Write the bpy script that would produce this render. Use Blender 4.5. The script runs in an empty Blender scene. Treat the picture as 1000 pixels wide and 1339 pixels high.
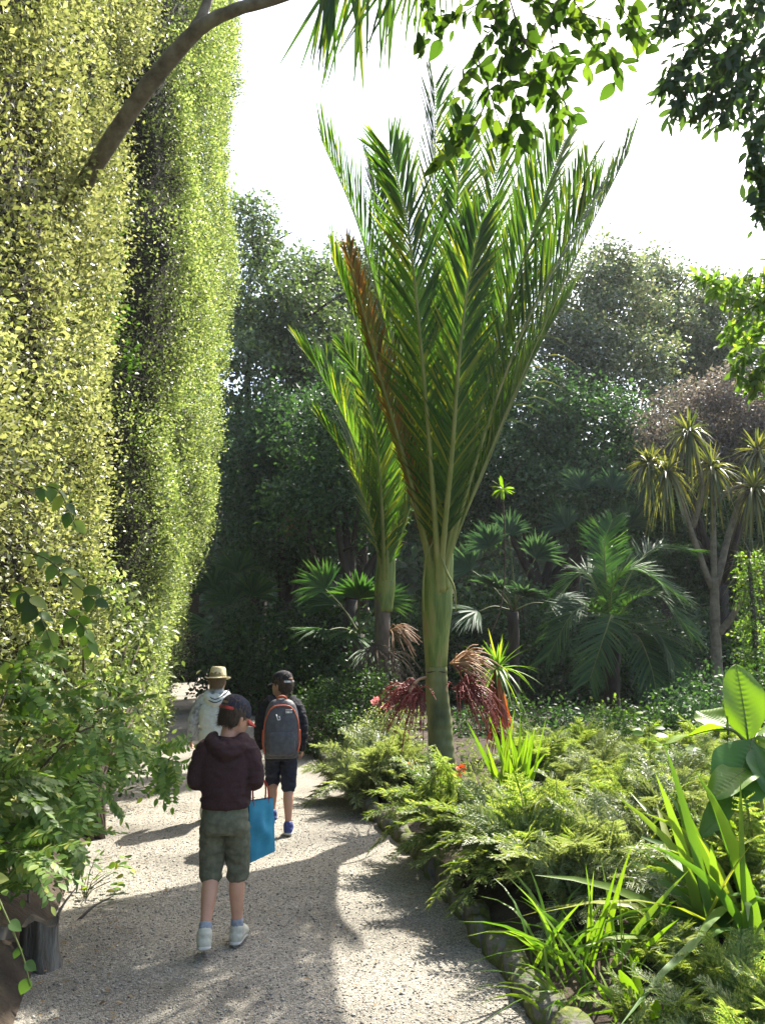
import bpy, math, random
import numpy as np
from mathutils import Vector, Matrix, noise

scene = bpy.context.scene
COL = scene.collection
rng = np.random.default_rng(7)
random.seed(7)
PI = math.pi

# ------------------------------------------------------------------ camera
F = 1100.0                      # focal length in photograph pixels (1000 x 1339)
CAMZ = 1.65
PITCH = math.atan(160.0 / F)
cam_d = bpy.data.cameras.new('camera')
cam = bpy.data.objects.new('camera', cam_d); COL.objects.link(cam)
cam_d.sensor_fit = 'VERTICAL'; cam_d.sensor_height = 24.0
cam_d.lens = 24.0 * F / 1339.0
cam_d.clip_start = 0.05; cam_d.clip_end = 2000
cam.location = (0, 0, CAMZ)
cam.rotation_euler = (PI / 2 + PITCH, 0, 0)
scene.camera = cam

# ------------------------------------------------------------------ light
SUN_AZ = math.radians(31)       # to the right of straight ahead
SUN_EL = math.radians(52)
world = bpy.data.worlds.new('World'); scene.world = world; world.use_nodes = True
wn = world.node_tree.nodes; wl = world.node_tree.links
sky = wn.new('ShaderNodeTexSky'); sky.sky_type = 'NISHITA'; sky.sun_disc = False
sky.sun_elevation = SUN_EL; sky.sun_rotation = SUN_AZ
sky.dust_density = 3.0; sky.air_density = 1.0; sky.ozone_density = 1.0
wl.new(sky.outputs[0], wn['Background'].inputs[0])
wn['Background'].inputs[1].default_value = 0.13
sd = bpy.data.lights.new('sun', 'SUN'); sun = bpy.data.objects.new('sun', sd); COL.objects.link(sun)
sd.energy = 5.0; sd.angle = math.radians(0.5); sd.color = (1.0, 0.95, 0.86)
to_sun = Vector((math.sin(SUN_AZ) * math.cos(SUN_EL), math.cos(SUN_AZ) * math.cos(SUN_EL), math.sin(SUN_EL)))
sun.rotation_euler = to_sun.to_track_quat('Z', 'Y').to_euler()
sun.location = to_sun * 60
vs = scene.view_settings
vs.view_transform = 'Standard'; vs.look = 'None'; vs.gamma = 1; vs.use_curve_mapping = False
vs.exposure = 1.65
scene.render.engine = 'CYCLES'
cy = scene.cycles
cy.use_denoising = True
cy.max_bounces = 8; cy.diffuse_bounces = 4; cy.glossy_bounces = 3; cy.transmission_bounces = 5
cy.transparent_max_bounces = 6
cy.sample_clamp_indirect = 6.0
cy.caustics_reflective = False; cy.caustics_refractive = False

# ------------------------------------------------------------------ helpers
def ray(px, py):
    cx = (px - 500.0) / F; cyy = (669.5 - py) / F
    s, c = math.sin(PITCH), math.cos(PITCH)
    return np.array([cx, c - cyy * s, s + cyy * c])
def at(px, py, Y):
    d = ray(px, py); return np.array([0, 0, CAMZ]) + d * (Y / d[1])
def grd(px, py, z=0.0):
    d = ray(px, py); return np.array([0, 0, CAMZ]) + d * ((z - CAMZ) / d[2])
def nrm(a):
    a = np.asarray(a, float)
    return a / np.maximum(np.linalg.norm(a, axis=-1, keepdims=True), 1e-9)
def A(*a): return np.array(a, float)

class Geo:
    def __init__(s): s.v = []; s.f = []; s.n = 0
    def add(s, v, f):
        v = np.asarray(v, float).reshape(-1, 3); f = np.asarray(f, int)
        s.v.append(v); s.f.append(f + s.n); s.n += len(v); return s
    def mesh(s, name, smooth=False):
        me = bpy.data.meshes.new(name)
        v = np.concatenate(s.v)
        me.vertices.add(len(v)); me.vertices.foreach_set('co', v.astype(np.float32).ravel())
        loops = np.concatenate([f.ravel() for f in s.f])
        tot = np.concatenate([np.full(len(f), f.shape[1]) for f in s.f])
        st = np.concatenate([[0], np.cumsum(tot)[:-1]])
        me.loops.add(len(loops)); me.loops.foreach_set('vertex_index', loops.astype(np.int32))
        me.polygons.add(len(tot)); me.polygons.foreach_set('loop_start', st.astype(np.int32))
        if smooth: me.polygons.foreach_set('use_smooth', np.ones(len(tot), bool))
        me.update(calc_edges=True)
        return me

def put(name, geo, mat, parent=None, smooth=False, kind=None, loc=None, label=None, cat=None, group=None):
    me = geo.mesh(name, smooth) if isinstance(geo, Geo) else geo
    o = bpy.data.objects.new(name, me); COL.objects.link(o)
    if mat is not None and not me.materials: me.materials.append(mat)
    if parent is not None: o.parent = parent
    if kind: o['kind'] = kind
    if loc is not None: o.location = loc
    return tag(o, label, cat, group)
def tag(o, label=None, cat=None, group=None):
    if label: o['label'] = label
    if cat: o['category'] = cat
    if group: o['group'] = group
    return o
def thing(name, label, cat, loc=(0, 0, 0), rz=0.0, group=None, scale=1.0):
    o = bpy.data.objects.new(name, None); COL.objects.link(o)
    o.location = loc; o.rotation_euler = (0, 0, rz); o.scale = (scale,) * 3
    o.empty_display_size = 0.1
    return tag(o, label, cat, group)
def inst(name, me, parent, M, mat=None):
    o = bpy.data.objects.new(name, me); COL.objects.link(o); o.parent = parent
    o.matrix_local = M; return o
def mat_from(pos, d, n, s):
    d = Vector(d).normalized(); n = Vector(n); n = (n - d * n.dot(d)).normalized(); x = d.cross(n)
    M = Matrix(((x[0]*s, d[0]*s, n[0]*s, pos[0]), (x[1]*s, d[1]*s, n[1]*s, pos[1]), (x[2]*s, d[2]*s, n[2]*s, pos[2]), (0, 0, 0, 1)))
    return M

def spline(pts, n):
    p = np.asarray(pts, float); m = len(p)
    if m == 2: t = np.linspace(0, 1, n)[:, None]; return p[0] * (1 - t) + p[1] * t
    q = np.concatenate([[2 * p[0] - p[1]], p, [2 * p[-1] - p[-2]]])
    u = np.linspace(0, m - 1 - 1e-6, n); i = u.astype(int); t = (u - i)[:, None]
    a, b, c, d = q[i], q[i + 1], q[i + 2], q[i + 3]
    return 0.5 * (2 * b + (c - a) * t + (2 * a - 5 * b + 4 * c - d) * t * t + (3 * b - a - 3 * c + d) * t ** 3)
def spl(vals, n):
    v = np.asarray(vals, float); return np.interp(np.linspace(0, len(v) - 1, n), np.arange(len(v)), v)

def tube(geo, path, rad, seg=8, cap=True, wob=0.0, ell=1.0, up=None):
    p = np.asarray(path, float); n = len(p); r = np.broadcast_to(np.asarray(rad, float), (n,))
    t = nrm(np.gradient(p, axis=0))
    u0 = A(0.0, 0, 1) if up is None else np.asarray(up, float)
    if abs(t[0] @ u0) > 0.95: u0 = A(1.0, 0, 0) if up is None else A(0.3, 0.9, 0.3)
    fr = []; u = u0
    for k in range(n):
        u = u - t[k] * (u @ t[k]); u = u / max(np.linalg.norm(u), 1e-9); fr.append(u)
    fr = np.array(fr); w = np.cross(t, fr)
    a = np.arange(seg) * 2 * PI / seg
    rr = r[:, None] * (1 + wob * rng.normal(size=(n, seg)) if wob else np.ones((n, seg)))
    v = p[:, None] + (fr[:, None] * np.cos(a)[None, :, None] * ell + w[:, None] * np.sin(a)[None, :, None]) * rr[..., None]
    i = np.arange(n - 1)[:, None] * seg; j = np.arange(seg)[None]; j2 = (j + 1) % seg
    f = np.stack([i + j, i + j2, i + seg + j2, i + seg + j], -1).reshape(-1, 4)
    v = v.reshape(-1, 3)
    base = geo.n; geo.add(v, f)
    if cap:
        for k, idx in ((0, 0), (n - 1, (n - 1) * seg)):
            c = p[k]; geo.v.append(c[None]); ci = geo.n; geo.n += 1
            ring = base + idx + np.arange(seg); nx = np.roll(ring, -1)
            tri = np.stack([nx, ring, np.full(seg, ci)], -1) if k == 0 else np.stack([ring, nx, np.full(seg, ci)], -1)
            geo.f.append(tri)
    return geo

def scatter(geo, tv, tf, pos, d, n, s):
    d = nrm(d); n = n - (n * d).sum(-1, keepdims=True) * d; n = nrm(n); x = np.cross(d, n)
    s = np.asarray(s, float)
    if s.ndim == 1: s = np.repeat(s[:, None], 3, 1)
    N = len(pos); k = len(tv)
    V = pos[:, None] + tv[None, :, 0:1] * s[:, None, 0:1] * x[:, None] + tv[None, :, 1:2] * s[:, None, 1:2] * d[:, None] + tv[None, :, 2:3] * s[:, None, 2:3] * n[:, None]
    Fc = tf[None] + (np.arange(N) * k)[:, None, None]
    geo.add(V.reshape(-1, 3), Fc.reshape(-1, tf.shape[1])); return geo
L_DIA = (np.array([(0, 0, 0), (.3, .45, .08), (0, 1, -.06), (-.3, .45, .08)], float), np.array([(0, 1, 2), (0, 2, 3)]))
L_OVAL = (np.array([(0, 0, 0), (.2, .28, .05), (.26, .55, .06), (0, 1, -.1), (-.26, .55, .06), (-.2, .28, .05), (0, .4, 0)], float),
          np.array([(0, 1, 6), (1, 2, 6), (2, 3, 6), (3, 4, 6), (4, 5, 6), (5, 0, 6)]))
L_QUAD = (np.array([(-.3, 0, 0), (.3, 0, 0), (.22, 1, 0), (-.22, 1, 0)], float), np.array([(0, 1, 2, 3)]))

def blades(geo, base, d, n, L, W, droop, prof=(.5, 1, .85, .5, .02), fold=0.0, gdir=(0, 0, -1), curl=0.0):
    base = np.asarray(base, float); N = len(base); d = nrm(d)
    n = np.broadcast_to(np.asarray(n, float), (N, 3)); L = np.broadcast_to(L, (N,)); W = np.broadcast_to(W, (N,)); droop = np.broadcast_to(droop, (N,))
    side = nrm(np.cross(d, n)); n2 = np.cross(side, d)
    k = len(prof); s = np.linspace(0, 1, k)
    g = np.asarray(gdir, float)
    P = base[:, None] + d[:, None] * (L[:, None] * s)[..., None] + g * (droop[:, None] * L[:, None] * s ** 2)[..., None]
    hw = (np.asarray(prof)[None] * W[:, None] * 0.5)[..., None] * side[:, None]
    if fold == 0:
        V = np.stack([P - hw, P + hw], 2); m = 2
    else:
        lift = (np.asarray(prof)[None] * W[:, None] * 0.5 * fold)[..., None] * n2[:, None]
        V = np.stack([P - hw + lift, P, P + hw + lift], 2); m = 3
    i = (np.arange(N) * k * m)[:, None, None]; a = (np.arange(k - 1) * m)[None, :, None]; b = np.arange(m - 1)[None, None]
    o = i + a + b
    Fc = np.stack([o, o + 1, o + m + 1, o + m], -1).reshape(-1, 4)
    geo.add(V.reshape(-1, 3), Fc); return geo

# ------------------------------------------------------------------ materials
def nodes(name):
    m = bpy.data.materials.new(name); m.use_nodes = True
    nt = m.node_tree; nt.nodes.clear()
    out = nt.nodes.new('ShaderNodeOutputMaterial')
    return m, nt, nt.nodes, nt.links, out
def ramp(N, cols, pos=None):
    r = N.new('ShaderNodeValToRGB'); e = r.color_ramp.elements
    pos = pos or [i / max(1, len(cols) - 1) for i in range(len(cols))]
    while len(e) < len(cols): e.new(0.5)
    for k, c in enumerate(cols): e[k].position = pos[k]; e[k].color = (*c, 1)
    return r
def leaf_mat(name, cols, trans=0.4, rough=0.45, spec=0.4, tcol=(1.35, 1.5, 0.45), nscale=1.2, var=0.35, pos=None):
    m, nt, N, L, out = nodes(name)
    g = N.new('ShaderNodeNewGeometry'); oi = N.new('ShaderNodeObjectInfo')
    ad = N.new('ShaderNodeMath'); ad.operation = 'ADD'; L.new(g.outputs['Random Per Island'], ad.inputs[0]); L.new(oi.outputs['Random'], ad.inputs[1])
    fr = N.new('ShaderNodeMath'); fr.operation = 'FRACT'; L.new(ad.outputs[0], fr.inputs[0])
    r = ramp(N, cols, pos); L.new(fr.outputs[0], r.inputs[0])
    nz = N.new('ShaderNodeTexNoise'); nz.inputs['Scale'].default_value = nscale; nz.inputs['Detail'].default_value = 2
    L.new(g.outputs['Position'], nz.inputs['Vector'])
    mr = N.new('ShaderNodeMapRange'); mr.inputs[1].default_value = .3; mr.inputs[2].default_value = .7
    mr.inputs[3].default_value = 1 - var; mr.inputs[4].default_value = 1 + var; L.new(nz.outputs[0], mr.inputs[0])
    mu = N.new('ShaderNodeVectorMath'); mu.operation = 'SCALE'; L.new(r.outputs[0], mu.inputs[0]); L.new(mr.outputs[0], mu.inputs['Scale'])
    b = N.new('ShaderNodeBsdfPrincipled'); b.inputs['Roughness'].default_value = rough; b.inputs['Specular IOR Level'].default_value = spec
    L.new(mu.outputs[0], b.inputs['Base Color'])
    tm = N.new('ShaderNodeVectorMath'); tm.operation = 'MULTIPLY'; tm.inputs[1].default_value = tcol; L.new(mu.outputs[0], tm.inputs[0])
    t = N.new('ShaderNodeBsdfTranslucent'); L.new(tm.outputs[0], t.inputs['Color'])
    mx = N.new('ShaderNodeMixShader'); mx.inputs[0].default_value = trans
    L.new(b.outputs[0], mx.inputs[1]); L.new(t.outputs[0], mx.inputs[2]); L.new(mx.outputs[0], out.inputs[0])
    return m
def noise_mat(name, cols, scale=8, rough=0.8, bump=0.3, bscale=None, stretch=(1, 1, 1), spec=0.3, detail=6, pos=None, coord='Object', bdist=0.02):
    m, nt, N, L, out = nodes(name)
    tc = N.new('ShaderNodeTexCoord'); mp = N.new('ShaderNodeMapping'); mp.inputs['Scale'].default_value = stretch
    L.new(tc.outputs[coord], mp.inputs[0])
    nz = N.new('ShaderNodeTexNoise'); nz.inputs['Scale'].default_value = scale; nz.inputs['Detail'].default_value = detail; nz.inputs['Roughness'].default_value = .6
    L.new(mp.outputs[0], nz.inputs['Vector'])
    r = ramp(N, cols, pos or [0.3 + 0.4 * i / max(1, len(cols) - 1) for i in range(len(cols))]); L.new(nz.outputs[0], r.inputs[0])
    b = N.new('ShaderNodeBsdfPrincipled'); b.inputs['Roughness'].default_value = rough; b.inputs['Specular IOR Level'].default_value = spec
    L.new(r.outputs[0], b.inputs['Base Color'])
    if bump:
        n2 = N.new('ShaderNodeTexNoise'); n2.inputs['Scale'].default_value = bscale or scale * 3; n2.inputs['Detail'].default_value = 5
        L.new(mp.outputs[0], n2.inputs['Vector'])
        bp = N.new('ShaderNodeBump'); bp.inputs['Strength'].default_value = bump; bp.inputs['Distance'].default_value = bdist
        L.new(n2.outputs[0], bp.inputs['Height']); L.new(bp.outputs[0], b.inputs['Normal'])
    L.new(b.outputs[0], out.inputs[0])
    return m
def gravel_mat():
    m, nt, N, L, out = nodes('gravel')
    g = N.new('ShaderNodeNewGeometry')
    v = N.new('ShaderNodeTexVoronoi'); v.inputs['Scale'].default_value = 125; L.new(g.outputs['Position'], v.inputs['Vector'])
    sep = N.new('ShaderNodeSeparateColor'); L.new(v.outputs['Color'], sep.inputs[0])
    r = ramp(N, [(.11, .10, .083), (.215, .198, .165), (.285, .264, .222), (.41, .385, .33)], [0, .3, .7, 1]); L.new(sep.outputs[0], r.inputs[0])
    nz = N.new('ShaderNodeTexNoise'); nz.inputs['Scale'].default_value = 1.1; nz.inputs['Detail'].default_value = 9; L.new(g.outputs['Position'], nz.inputs['Vector'])
    r2 = ramp(N, [(.64, .63, .60), (.98, .97, .94), (1.10, 1.08, 1.03)], [.34, .5, .66]); L.new(nz.outputs[0], r2.inputs[0])
    mu = N.new('ShaderNodeVectorMath'); mu.operation = 'MULTIPLY'; L.new(r.outputs[0], mu.inputs[0]); L.new(r2.outputs[0], mu.inputs[1])
    b = N.new('ShaderNodeBsdfPrincipled'); b.inputs['Roughness'].default_value = .85; b.inputs['Specular IOR Level'].default_value = .3
    L.new(mu.outputs[0], b.inputs['Base Color'])
    n3 = N.new('ShaderNodeTexNoise'); n3.inputs['Scale'].default_value = 24; n3.inputs['Detail'].default_value = 4; L.new(g.outputs['Position'], n3.inputs['Vector'])
    ad = N.new('ShaderNodeMath'); ad.operation = 'MULTIPLY_ADD'; ad.inputs[1].default_value = -1.0; L.new(v.outputs['Distance'], ad.inputs[0]); L.new(n3.outputs[0], ad.inputs[2])
    bp = N.new('ShaderNodeBump'); bp.inputs['Strength'].default_value = .8; bp.inputs['Distance'].default_value = .009
    L.new(ad.outputs[0], bp.inputs['Height']); L.new(bp.outputs[0], b.inputs['Normal'])
    L.new(b.outputs[0], out.inputs[0]); return m

M_gravel = gravel_mat()
M_pebble = leaf_mat('pebble', [(.11, .10, .085), (.22, .203, .17), (.29, .27, .23), (.43, .405, .355)], trans=0, rough=.8, nscale=2, var=.1)
M_soil = noise_mat('soil', [(.018, .013, .009), (.05, .036, .024), (.085, .065, .04)], 3, .95, .9, 30, coord='Object')
M_litter = noise_mat('leaf_litter', [(.02, .016, .01), (.06, .045, .025), (.04, .05, .018)], 5, .95, .9, 40)
M_bark = noise_mat('bark', [(.05, .042, .032), (.13, .11, .085), (.2, .175, .14)], 6, .9, .8, 22, stretch=(1, 1, .25))
M_barkd = noise_mat('dark_bark', [(.02, .017, .013), (.055, .045, .035), (.085, .07, .055)], 6, .9, .8, 22, stretch=(1, 1, .25))
M_limb = noise_mat('limb_bark', [(.07, .06, .045), (.15, .13, .10), (.22, .21, .17)], 9, .85, .5, 35)
M_core = noise_mat('hedge_shade', [(.008, .008, .005), (.02, .018, .01), (.035, .03, .02)], 14, .95, .8, 30)  # near-black colour stands for twigs and shade inside the hedge
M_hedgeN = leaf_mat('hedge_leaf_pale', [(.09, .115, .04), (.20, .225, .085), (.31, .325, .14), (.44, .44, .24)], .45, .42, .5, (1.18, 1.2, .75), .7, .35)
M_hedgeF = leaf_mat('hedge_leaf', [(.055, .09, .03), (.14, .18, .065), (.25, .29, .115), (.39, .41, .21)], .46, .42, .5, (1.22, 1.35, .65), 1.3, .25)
M_hedgeS = leaf_mat('hedge_leaf_shade', [(.03, .07, .015), (.06, .12, .025), (.10, .17, .035)], .4, .35, .55, nscale=1.3, var=.25)  # darker copy of the hedge leaf for shaded places
M_treeA = leaf_mat('tree_leaf_olive', [(.06, .095, .04), (.115, .155, .068), (.18, .215, .10)], .46, .35, .6, (1.2, 1.4, .6), .5, .3)
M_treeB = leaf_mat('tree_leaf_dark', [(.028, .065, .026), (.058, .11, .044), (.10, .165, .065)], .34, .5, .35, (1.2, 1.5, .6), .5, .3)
M_treeC = leaf_mat('tree_leaf_grey', [(.06, .095, .052), (.12, .16, .085), (.20, .225, .13), (.29, .27, .19)], .45, .32, .7, (1.2, 1.3, .7), .5, .3)
M_dome = leaf_mat('dome_leaf_purple', [(.10, .085, .075), (.17, .15, .13), (.26, .23, .205), (.14, .15, .09)], .4, .5, .4, (1.2, 1.1, .9), .8, .2)
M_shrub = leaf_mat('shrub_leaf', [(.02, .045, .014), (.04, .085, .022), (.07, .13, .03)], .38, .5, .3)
M_pinnate = leaf_mat('pinnate_leaf', [(.07, .13, .03), (.12, .20, .045), (.19, .28, .07), (.36, .38, .10)], .48, .45, .35, pos=[0, .45, .85, 1])
M_nikau = leaf_mat('palm_leaflet', [(.032, .075, .014), (.055, .12, .022), (.10, .165, .03), (.28, .27, .035)], .55, .45, .35, (1.45, 1.6, .4), .6, .25, pos=[0, .42, .82, 1])
M_nikau_dead = leaf_mat('palm_leaflet_dead', [(.15, .075, .025), (.26, .14, .035), (.20, .19, .05), (.10, .13, .03)], .4, .5, .3, (1.4, 1.1, .4), .8, .2)
M_rachis = noise_mat('palm_rachis', [(.13, .17, .04), (.2, .22, .06), (.26, .25, .09)], 3, .45, .15, 20)
M_fan = leaf_mat('fan_palm_blade', [(.03, .075, .03), (.05, .11, .04), (.09, .16, .05)], .42, .55, .2, (1.3, 1.5, .5), .8, .2)
M_fanblue = leaf_mat('fan_palm_blade_bluish', [(.032, .07, .04), (.055, .105, .058), (.09, .145, .08)], .38, .55, .2, (1.2, 1.4, .7), .8, .2)
M_cord = leaf_mat('cordyline_blade', [(.06, .09, .035), (.11, .14, .05), (.17, .19, .065), (.28, .26, .10)], .4, .42, .45, (1.4, 1.4, .5), .8, .2)
M_fern = leaf_mat('fern_frond', [(.085, .145, .038), (.145, .21, .065), (.225, .285, .10), (.34, .36, .17)], .5, .45, .4, (1.35, 1.4, .45), 2.0, .25)
M_fernp = leaf_mat('fern_frond_pale', [(.13, .18, .07), (.21, .25, .11), (.32, .35, .19)], .45, .4, .5, (1.3, 1.35, .6), 2.0, .2)
M_bright = leaf_mat('bright_leaf', [(.12, .22, .02), (.17, .28, .03), (.24, .34, .04)], .5, .4, .45, (1.4, 1.5, .35), 3, .15)
M_strap = leaf_mat('strap_leaf', [(.07, .15, .025), (.11, .21, .035), (.2, .28, .05), (.33, .34, .06)], .45, .45, .25, (1.35, 1.45, .4), 2, .2, pos=[0, .4, .8, 1])
M_paddleshade = leaf_mat('paddle_leaf_shade', [(.05, .13, .024), (.075, .17, .034)], .42, .4, .35, nscale=3, var=.15)  # darker copy of the paddle leaf, shade on drooping leaves put into colour
M_grass = leaf_mat('grass_blade', [(.07, .15, .02), (.12, .22, .03), (.22, .3, .04)], .45, .4, .4)
M_over = leaf_mat('overhang_leaf', [(.03, .065, .018), (.05, .095, .025), (.08, .135, .032), (.15, .21, .045)], .6, .6, .0, (1.5, 1.6, .4), 2.5, .4, pos=[0, .5, .8, 1])
M_pitt = leaf_mat('spatulate_leaf', [(.03, .06, .024), (.05, .09, .034), (.08, .13, .045)], .42, .5, .25, (1.3, 1.5, .4), 2.0, .3)
M_redfl = leaf_mat('palm_fruit_red', [(.12, .02, .015), (.22, .035, .025), (.32, .08, .06)], .15, .5, .4, (1.4, .7, .6))
M_tanfl = leaf_mat('palm_flower_tan', [(.22, .12, .06), (.36, .22, .12), (.45, .32, .2)], .2, .6, .3, (1.2, 1, .8))
M_orange = leaf_mat('orange_petal', [(.6, .10, .02), (.75, .16, .03), (.7, .22, .06)], .3, .5, .3, (1.2, 1, .8))
M_pink = leaf_mat('pink_petal', [(.5, .12, .14), (.65, .25, .25), (.7, .4, .36)], .3, .5, .3, (1.2, 1, 1))
M_moss = noise_mat('mossy_stone', [(.05, .05, .042), (.13, .12, .10), (.075, .095, .02), (.15, .16, .03)], 9, .95, .9, 40, pos=[.3, .42, .52, .66])
M_stem = noise_mat('green_stem', [(.06, .08, .02), (.12, .14, .04)], 10, .6, .2)
M_twig = noise_mat('twig', [(.05, .038, .025), (.12, .09, .06)], 10, .9, .4)
M_dry = leaf_mat('dry_leaf', [(.16, .10, .05), (.26, .18, .09), (.35, .27, .15)], .3, .6, .2, (1.2, 1, .7))
M_stump = noise_mat('stump_bark', [(.03, .026, .02), (.10, .085, .065), (.22, .2, .17)], 5, .95, 1.0, 25, stretch=(3, 3, .4))
# ================================================================== setting
def grid_sheet(xs, ys, zf):
    X, Y = np.meshgrid(xs, ys); Z = zf(X, Y)
    v = np.stack([X, Y, Z], -1).reshape(-1, 3); w = len(xs); h = len(ys)
    i = (np.arange(h - 1)[:, None] * w + np.arange(w - 1)[None]).ravel()
    return v, np.stack([i, i + 1, i + w + 1, i + w], -1)
def wave(X, Y, a=1.0, seed=0.0):
    return a * (np.sin(X * 1.3 + seed) * np.cos(Y * 1.1 + 2 * seed) * .5 + np.sin(X * 3.1 + Y * 2.3 + seed) * .3 + np.sin(X * 6.7 - Y * 5.9) * .2)
g = Geo(); v, f = grid_sheet(np.linspace(-140, 140, 41), np.linspace(-40, 160, 41), lambda X, Y: -0.05 + 0 * X); g.add(v, f)
put('ground', g, M_litter, kind='structure')

PY = np.array([-3, 0, 2.5, 3.5, 4.9, 6.5, 8.0, 10, 11.5, 14, 18, 22, 28, 37, 50], float)
PL = np.array([-1.6, -1.5, -1.42, -1.5, -1.85, -2.25, -2.6, -3.05, -3.35, -3.9, -4.8, -5.7, -7.1, -9.3, -12.5])
PR = np.array([1.5, 1.2, 0.85, 0.72, 0.47, 0.24, -0.14, -0.55, -0.85, -1.7, -2.8, -3.8, -5.3, -7.6, -10.8])
def left_edge(y): return np.interp(y, PY, PL)
def right_edge(y): return np.interp(y, PY, PR)
ys = np.concatenate([np.arange(-3, 12, .06), np.arange(12, 50, .4)]); us = np.linspace(0, 1, 46)
yl = left_edge(ys) - .25; yr = right_edge(ys) + .12
X = yl[:, None] + (yr - yl)[:, None] * us[None]; Y = np.repeat(ys[:, None], len(us), 1)
Z = 0.006 * wave(X * 2, Y * 2) + .003 * wave(X * 7, Y * 7, seed=1) + .05 * np.clip((.14 - us[None]) / .14, 0, 1) ** 2
i = (np.arange(len(ys) - 1)[:, None] * len(us) + np.arange(len(us) - 1)[None]).ravel(); w = len(us)
g = Geo(); g.add(np.stack([X, Y, Z], -1).reshape(-1, 3), np.stack([i, i + 1, i + w + 1, i + w], -1))
put('gravel_path', g, M_gravel, smooth=True, kind='structure')

# loose stones of the gravel
N = 34000
yy = 2.6 + (9.0 - 2.6) * rng.random(N) ** 1.5; uu = rng.random(N)
xx = left_edge(yy) + uu * (right_edge(yy) - left_edge(yy))
oct_v = np.array([(1, 0, 0), (-1, 0, 0), (0, 1, 0), (0, -1, 0), (0, 0, 1), (0, 0, -1)], float)
oct_f = np.array([(0, 2, 4), (2, 1, 4), (1, 3, 4), (3, 0, 4), (2, 0, 5), (1, 2, 5), (3, 1, 5), (0, 3, 5)])
sz = rng.lognormal(math.log(.0038), .42, N).clip(.0022, .012)
g = Geo(); sc3 = np.stack([sz * rng.uniform(.7, 1.3, N), sz * rng.uniform(.7, 1.3, N), sz * rng.uniform(.45, .8, N)], -1)
dd = np.stack([rng.normal(size=N), rng.normal(size=N), rng.normal(size=N) * .25], -1)
scatter(g, oct_v, oct_f, np.stack([xx, yy, .006 * wave(xx * 2, yy * 2) + .003 * wave(xx * 7, yy * 7, seed=1) + sz * .25], -1), dd, np.tile(A(0, 0, 1), (N, 1)) + rng.normal(size=(N, 3)) * .2, sc3)
put('loose_gravel', g, M_pebble, kind='stuff', label='loose pale grey gravel chips scattered over the path', cat='gravel')
# a few fallen leaves on the gravel
N = 520
yy = 2.8 + 7 * rng.random(N) ** 1.3; uu = np.where(rng.random(N) < .6, rng.random(N) * .22, rng.random(N)); xx = left_edge(yy) + uu * (right_edge(yy) - left_edge(yy))
g = Geo(); scatter(g, *L_OVAL, np.stack([xx, yy, np.full(N, .014)], -1), np.stack([rng.normal(size=N), rng.normal(size=N), rng.normal(size=N) * .1], -1), np.tile(A(0, 0, 1.), (N, 1)) + rng.normal(size=(N, 3)) * .25, rng.uniform(.012, .036, N))
put('fallen_leaves', g, M_dry, kind='stuff', label='small dry fallen leaves strewn on the gravel path', cat='leaf litter')

# planting bed on the right, soil bank on the left
xs = np.linspace(0, 1, 40); ys = np.linspace(-1, 22, 90)
e = right_edge(ys) + .08
X = e[:, None] + (16 - e)[:, None] * xs[None] ** 2; Y = np.repeat(ys[:, None], 40, 1)
Z = .03 + .19 * (1 - np.exp(-(X - e[:, None]) / .35)) + .03 * wave(X, Y)
i = (np.arange(89)[:, None] * 40 + np.arange(39)[None]).ravel()
g = Geo(); g.add(np.stack([X, Y, Z], -1).reshape(-1, 3), np.stack([i, i + 1, i + 41, i + 40], -1)); put('planting_bed', g, M_soil, smooth=True, kind='structure')
e = left_edge(ys) + .02
X = e[:, None] - (5) * xs[None] ** 2; Y = np.repeat(ys[:, None], 40, 1)
Z = .02 + .34 * (1 - np.exp((X - e[:, None]) / .3)) + .035 * wave(X, Y, seed=2)
g = Geo(); g.add(np.stack([X, Y, Z], -1).reshape(-1, 3), np.stack([i + 1, i, i + 40, i + 41], -1)); put('soil_bank', g, M_soil, smooth=True, kind='structure')

# stone edging: each stone a part
def rock_mesh(name, sx, sy, sz, seed):
    n, m = 8, 7; th = np.linspace(0, PI, m); ph = np.arange(n) * 2 * PI / n
    v = []
    for t in th:
        for p in ph:
            d = Vector((math.sin(t) * math.cos(p), math.sin(t) * math.sin(p), math.cos(t)))
            q = Vector([math.copysign(abs(c) ** .6, c) for c in d])
            r = 1 + .22 * noise.noise(d * 1.6 + Vector((seed * 7.1, seed, 0)))
            v.append((q.x * sx * r, q.y * sy * r, q.z * sz * r))
    i = np.arange(m - 1)[:, None] * n; j = np.arange(n)[None]; j2 = (j + 1) % n
    g = Geo(); g.add(v, np.stack([i + j, i + n + j, i + n + j2, i + j2], -1).reshape(-1, 4))
    return g.mesh(name, True)
rocks = [rock_mesh('edging_stone', .075, .15, .085, k + 1) for k in range(6)]
for r in rocks: r.materials.append(M_moss)
kerb = thing('stone_edging', 'row of low mossy edging stones between gravel and fern bed', 'edging', (0, 0, 0))
y = 2.4
while y < 13:
    st = random.uniform(.19, .3)
    dx = right_edge(y + .1) - right_edge(y - .1)
    M = Matrix.Translation((float(right_edge(y)) + .07 + random.uniform(-.02, .02), y, random.uniform(.035, .06))) @ Matrix.Rotation(math.atan2(-dx, .2) + random.uniform(-.12, .12), 4, 'Z') @ Matrix.Diagonal((random.uniform(.8, 1.2), st / .28, random.uniform(.75, 1.15), 1))
    inst('stone', random.choice(rocks), kerb, M); y += st

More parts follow.
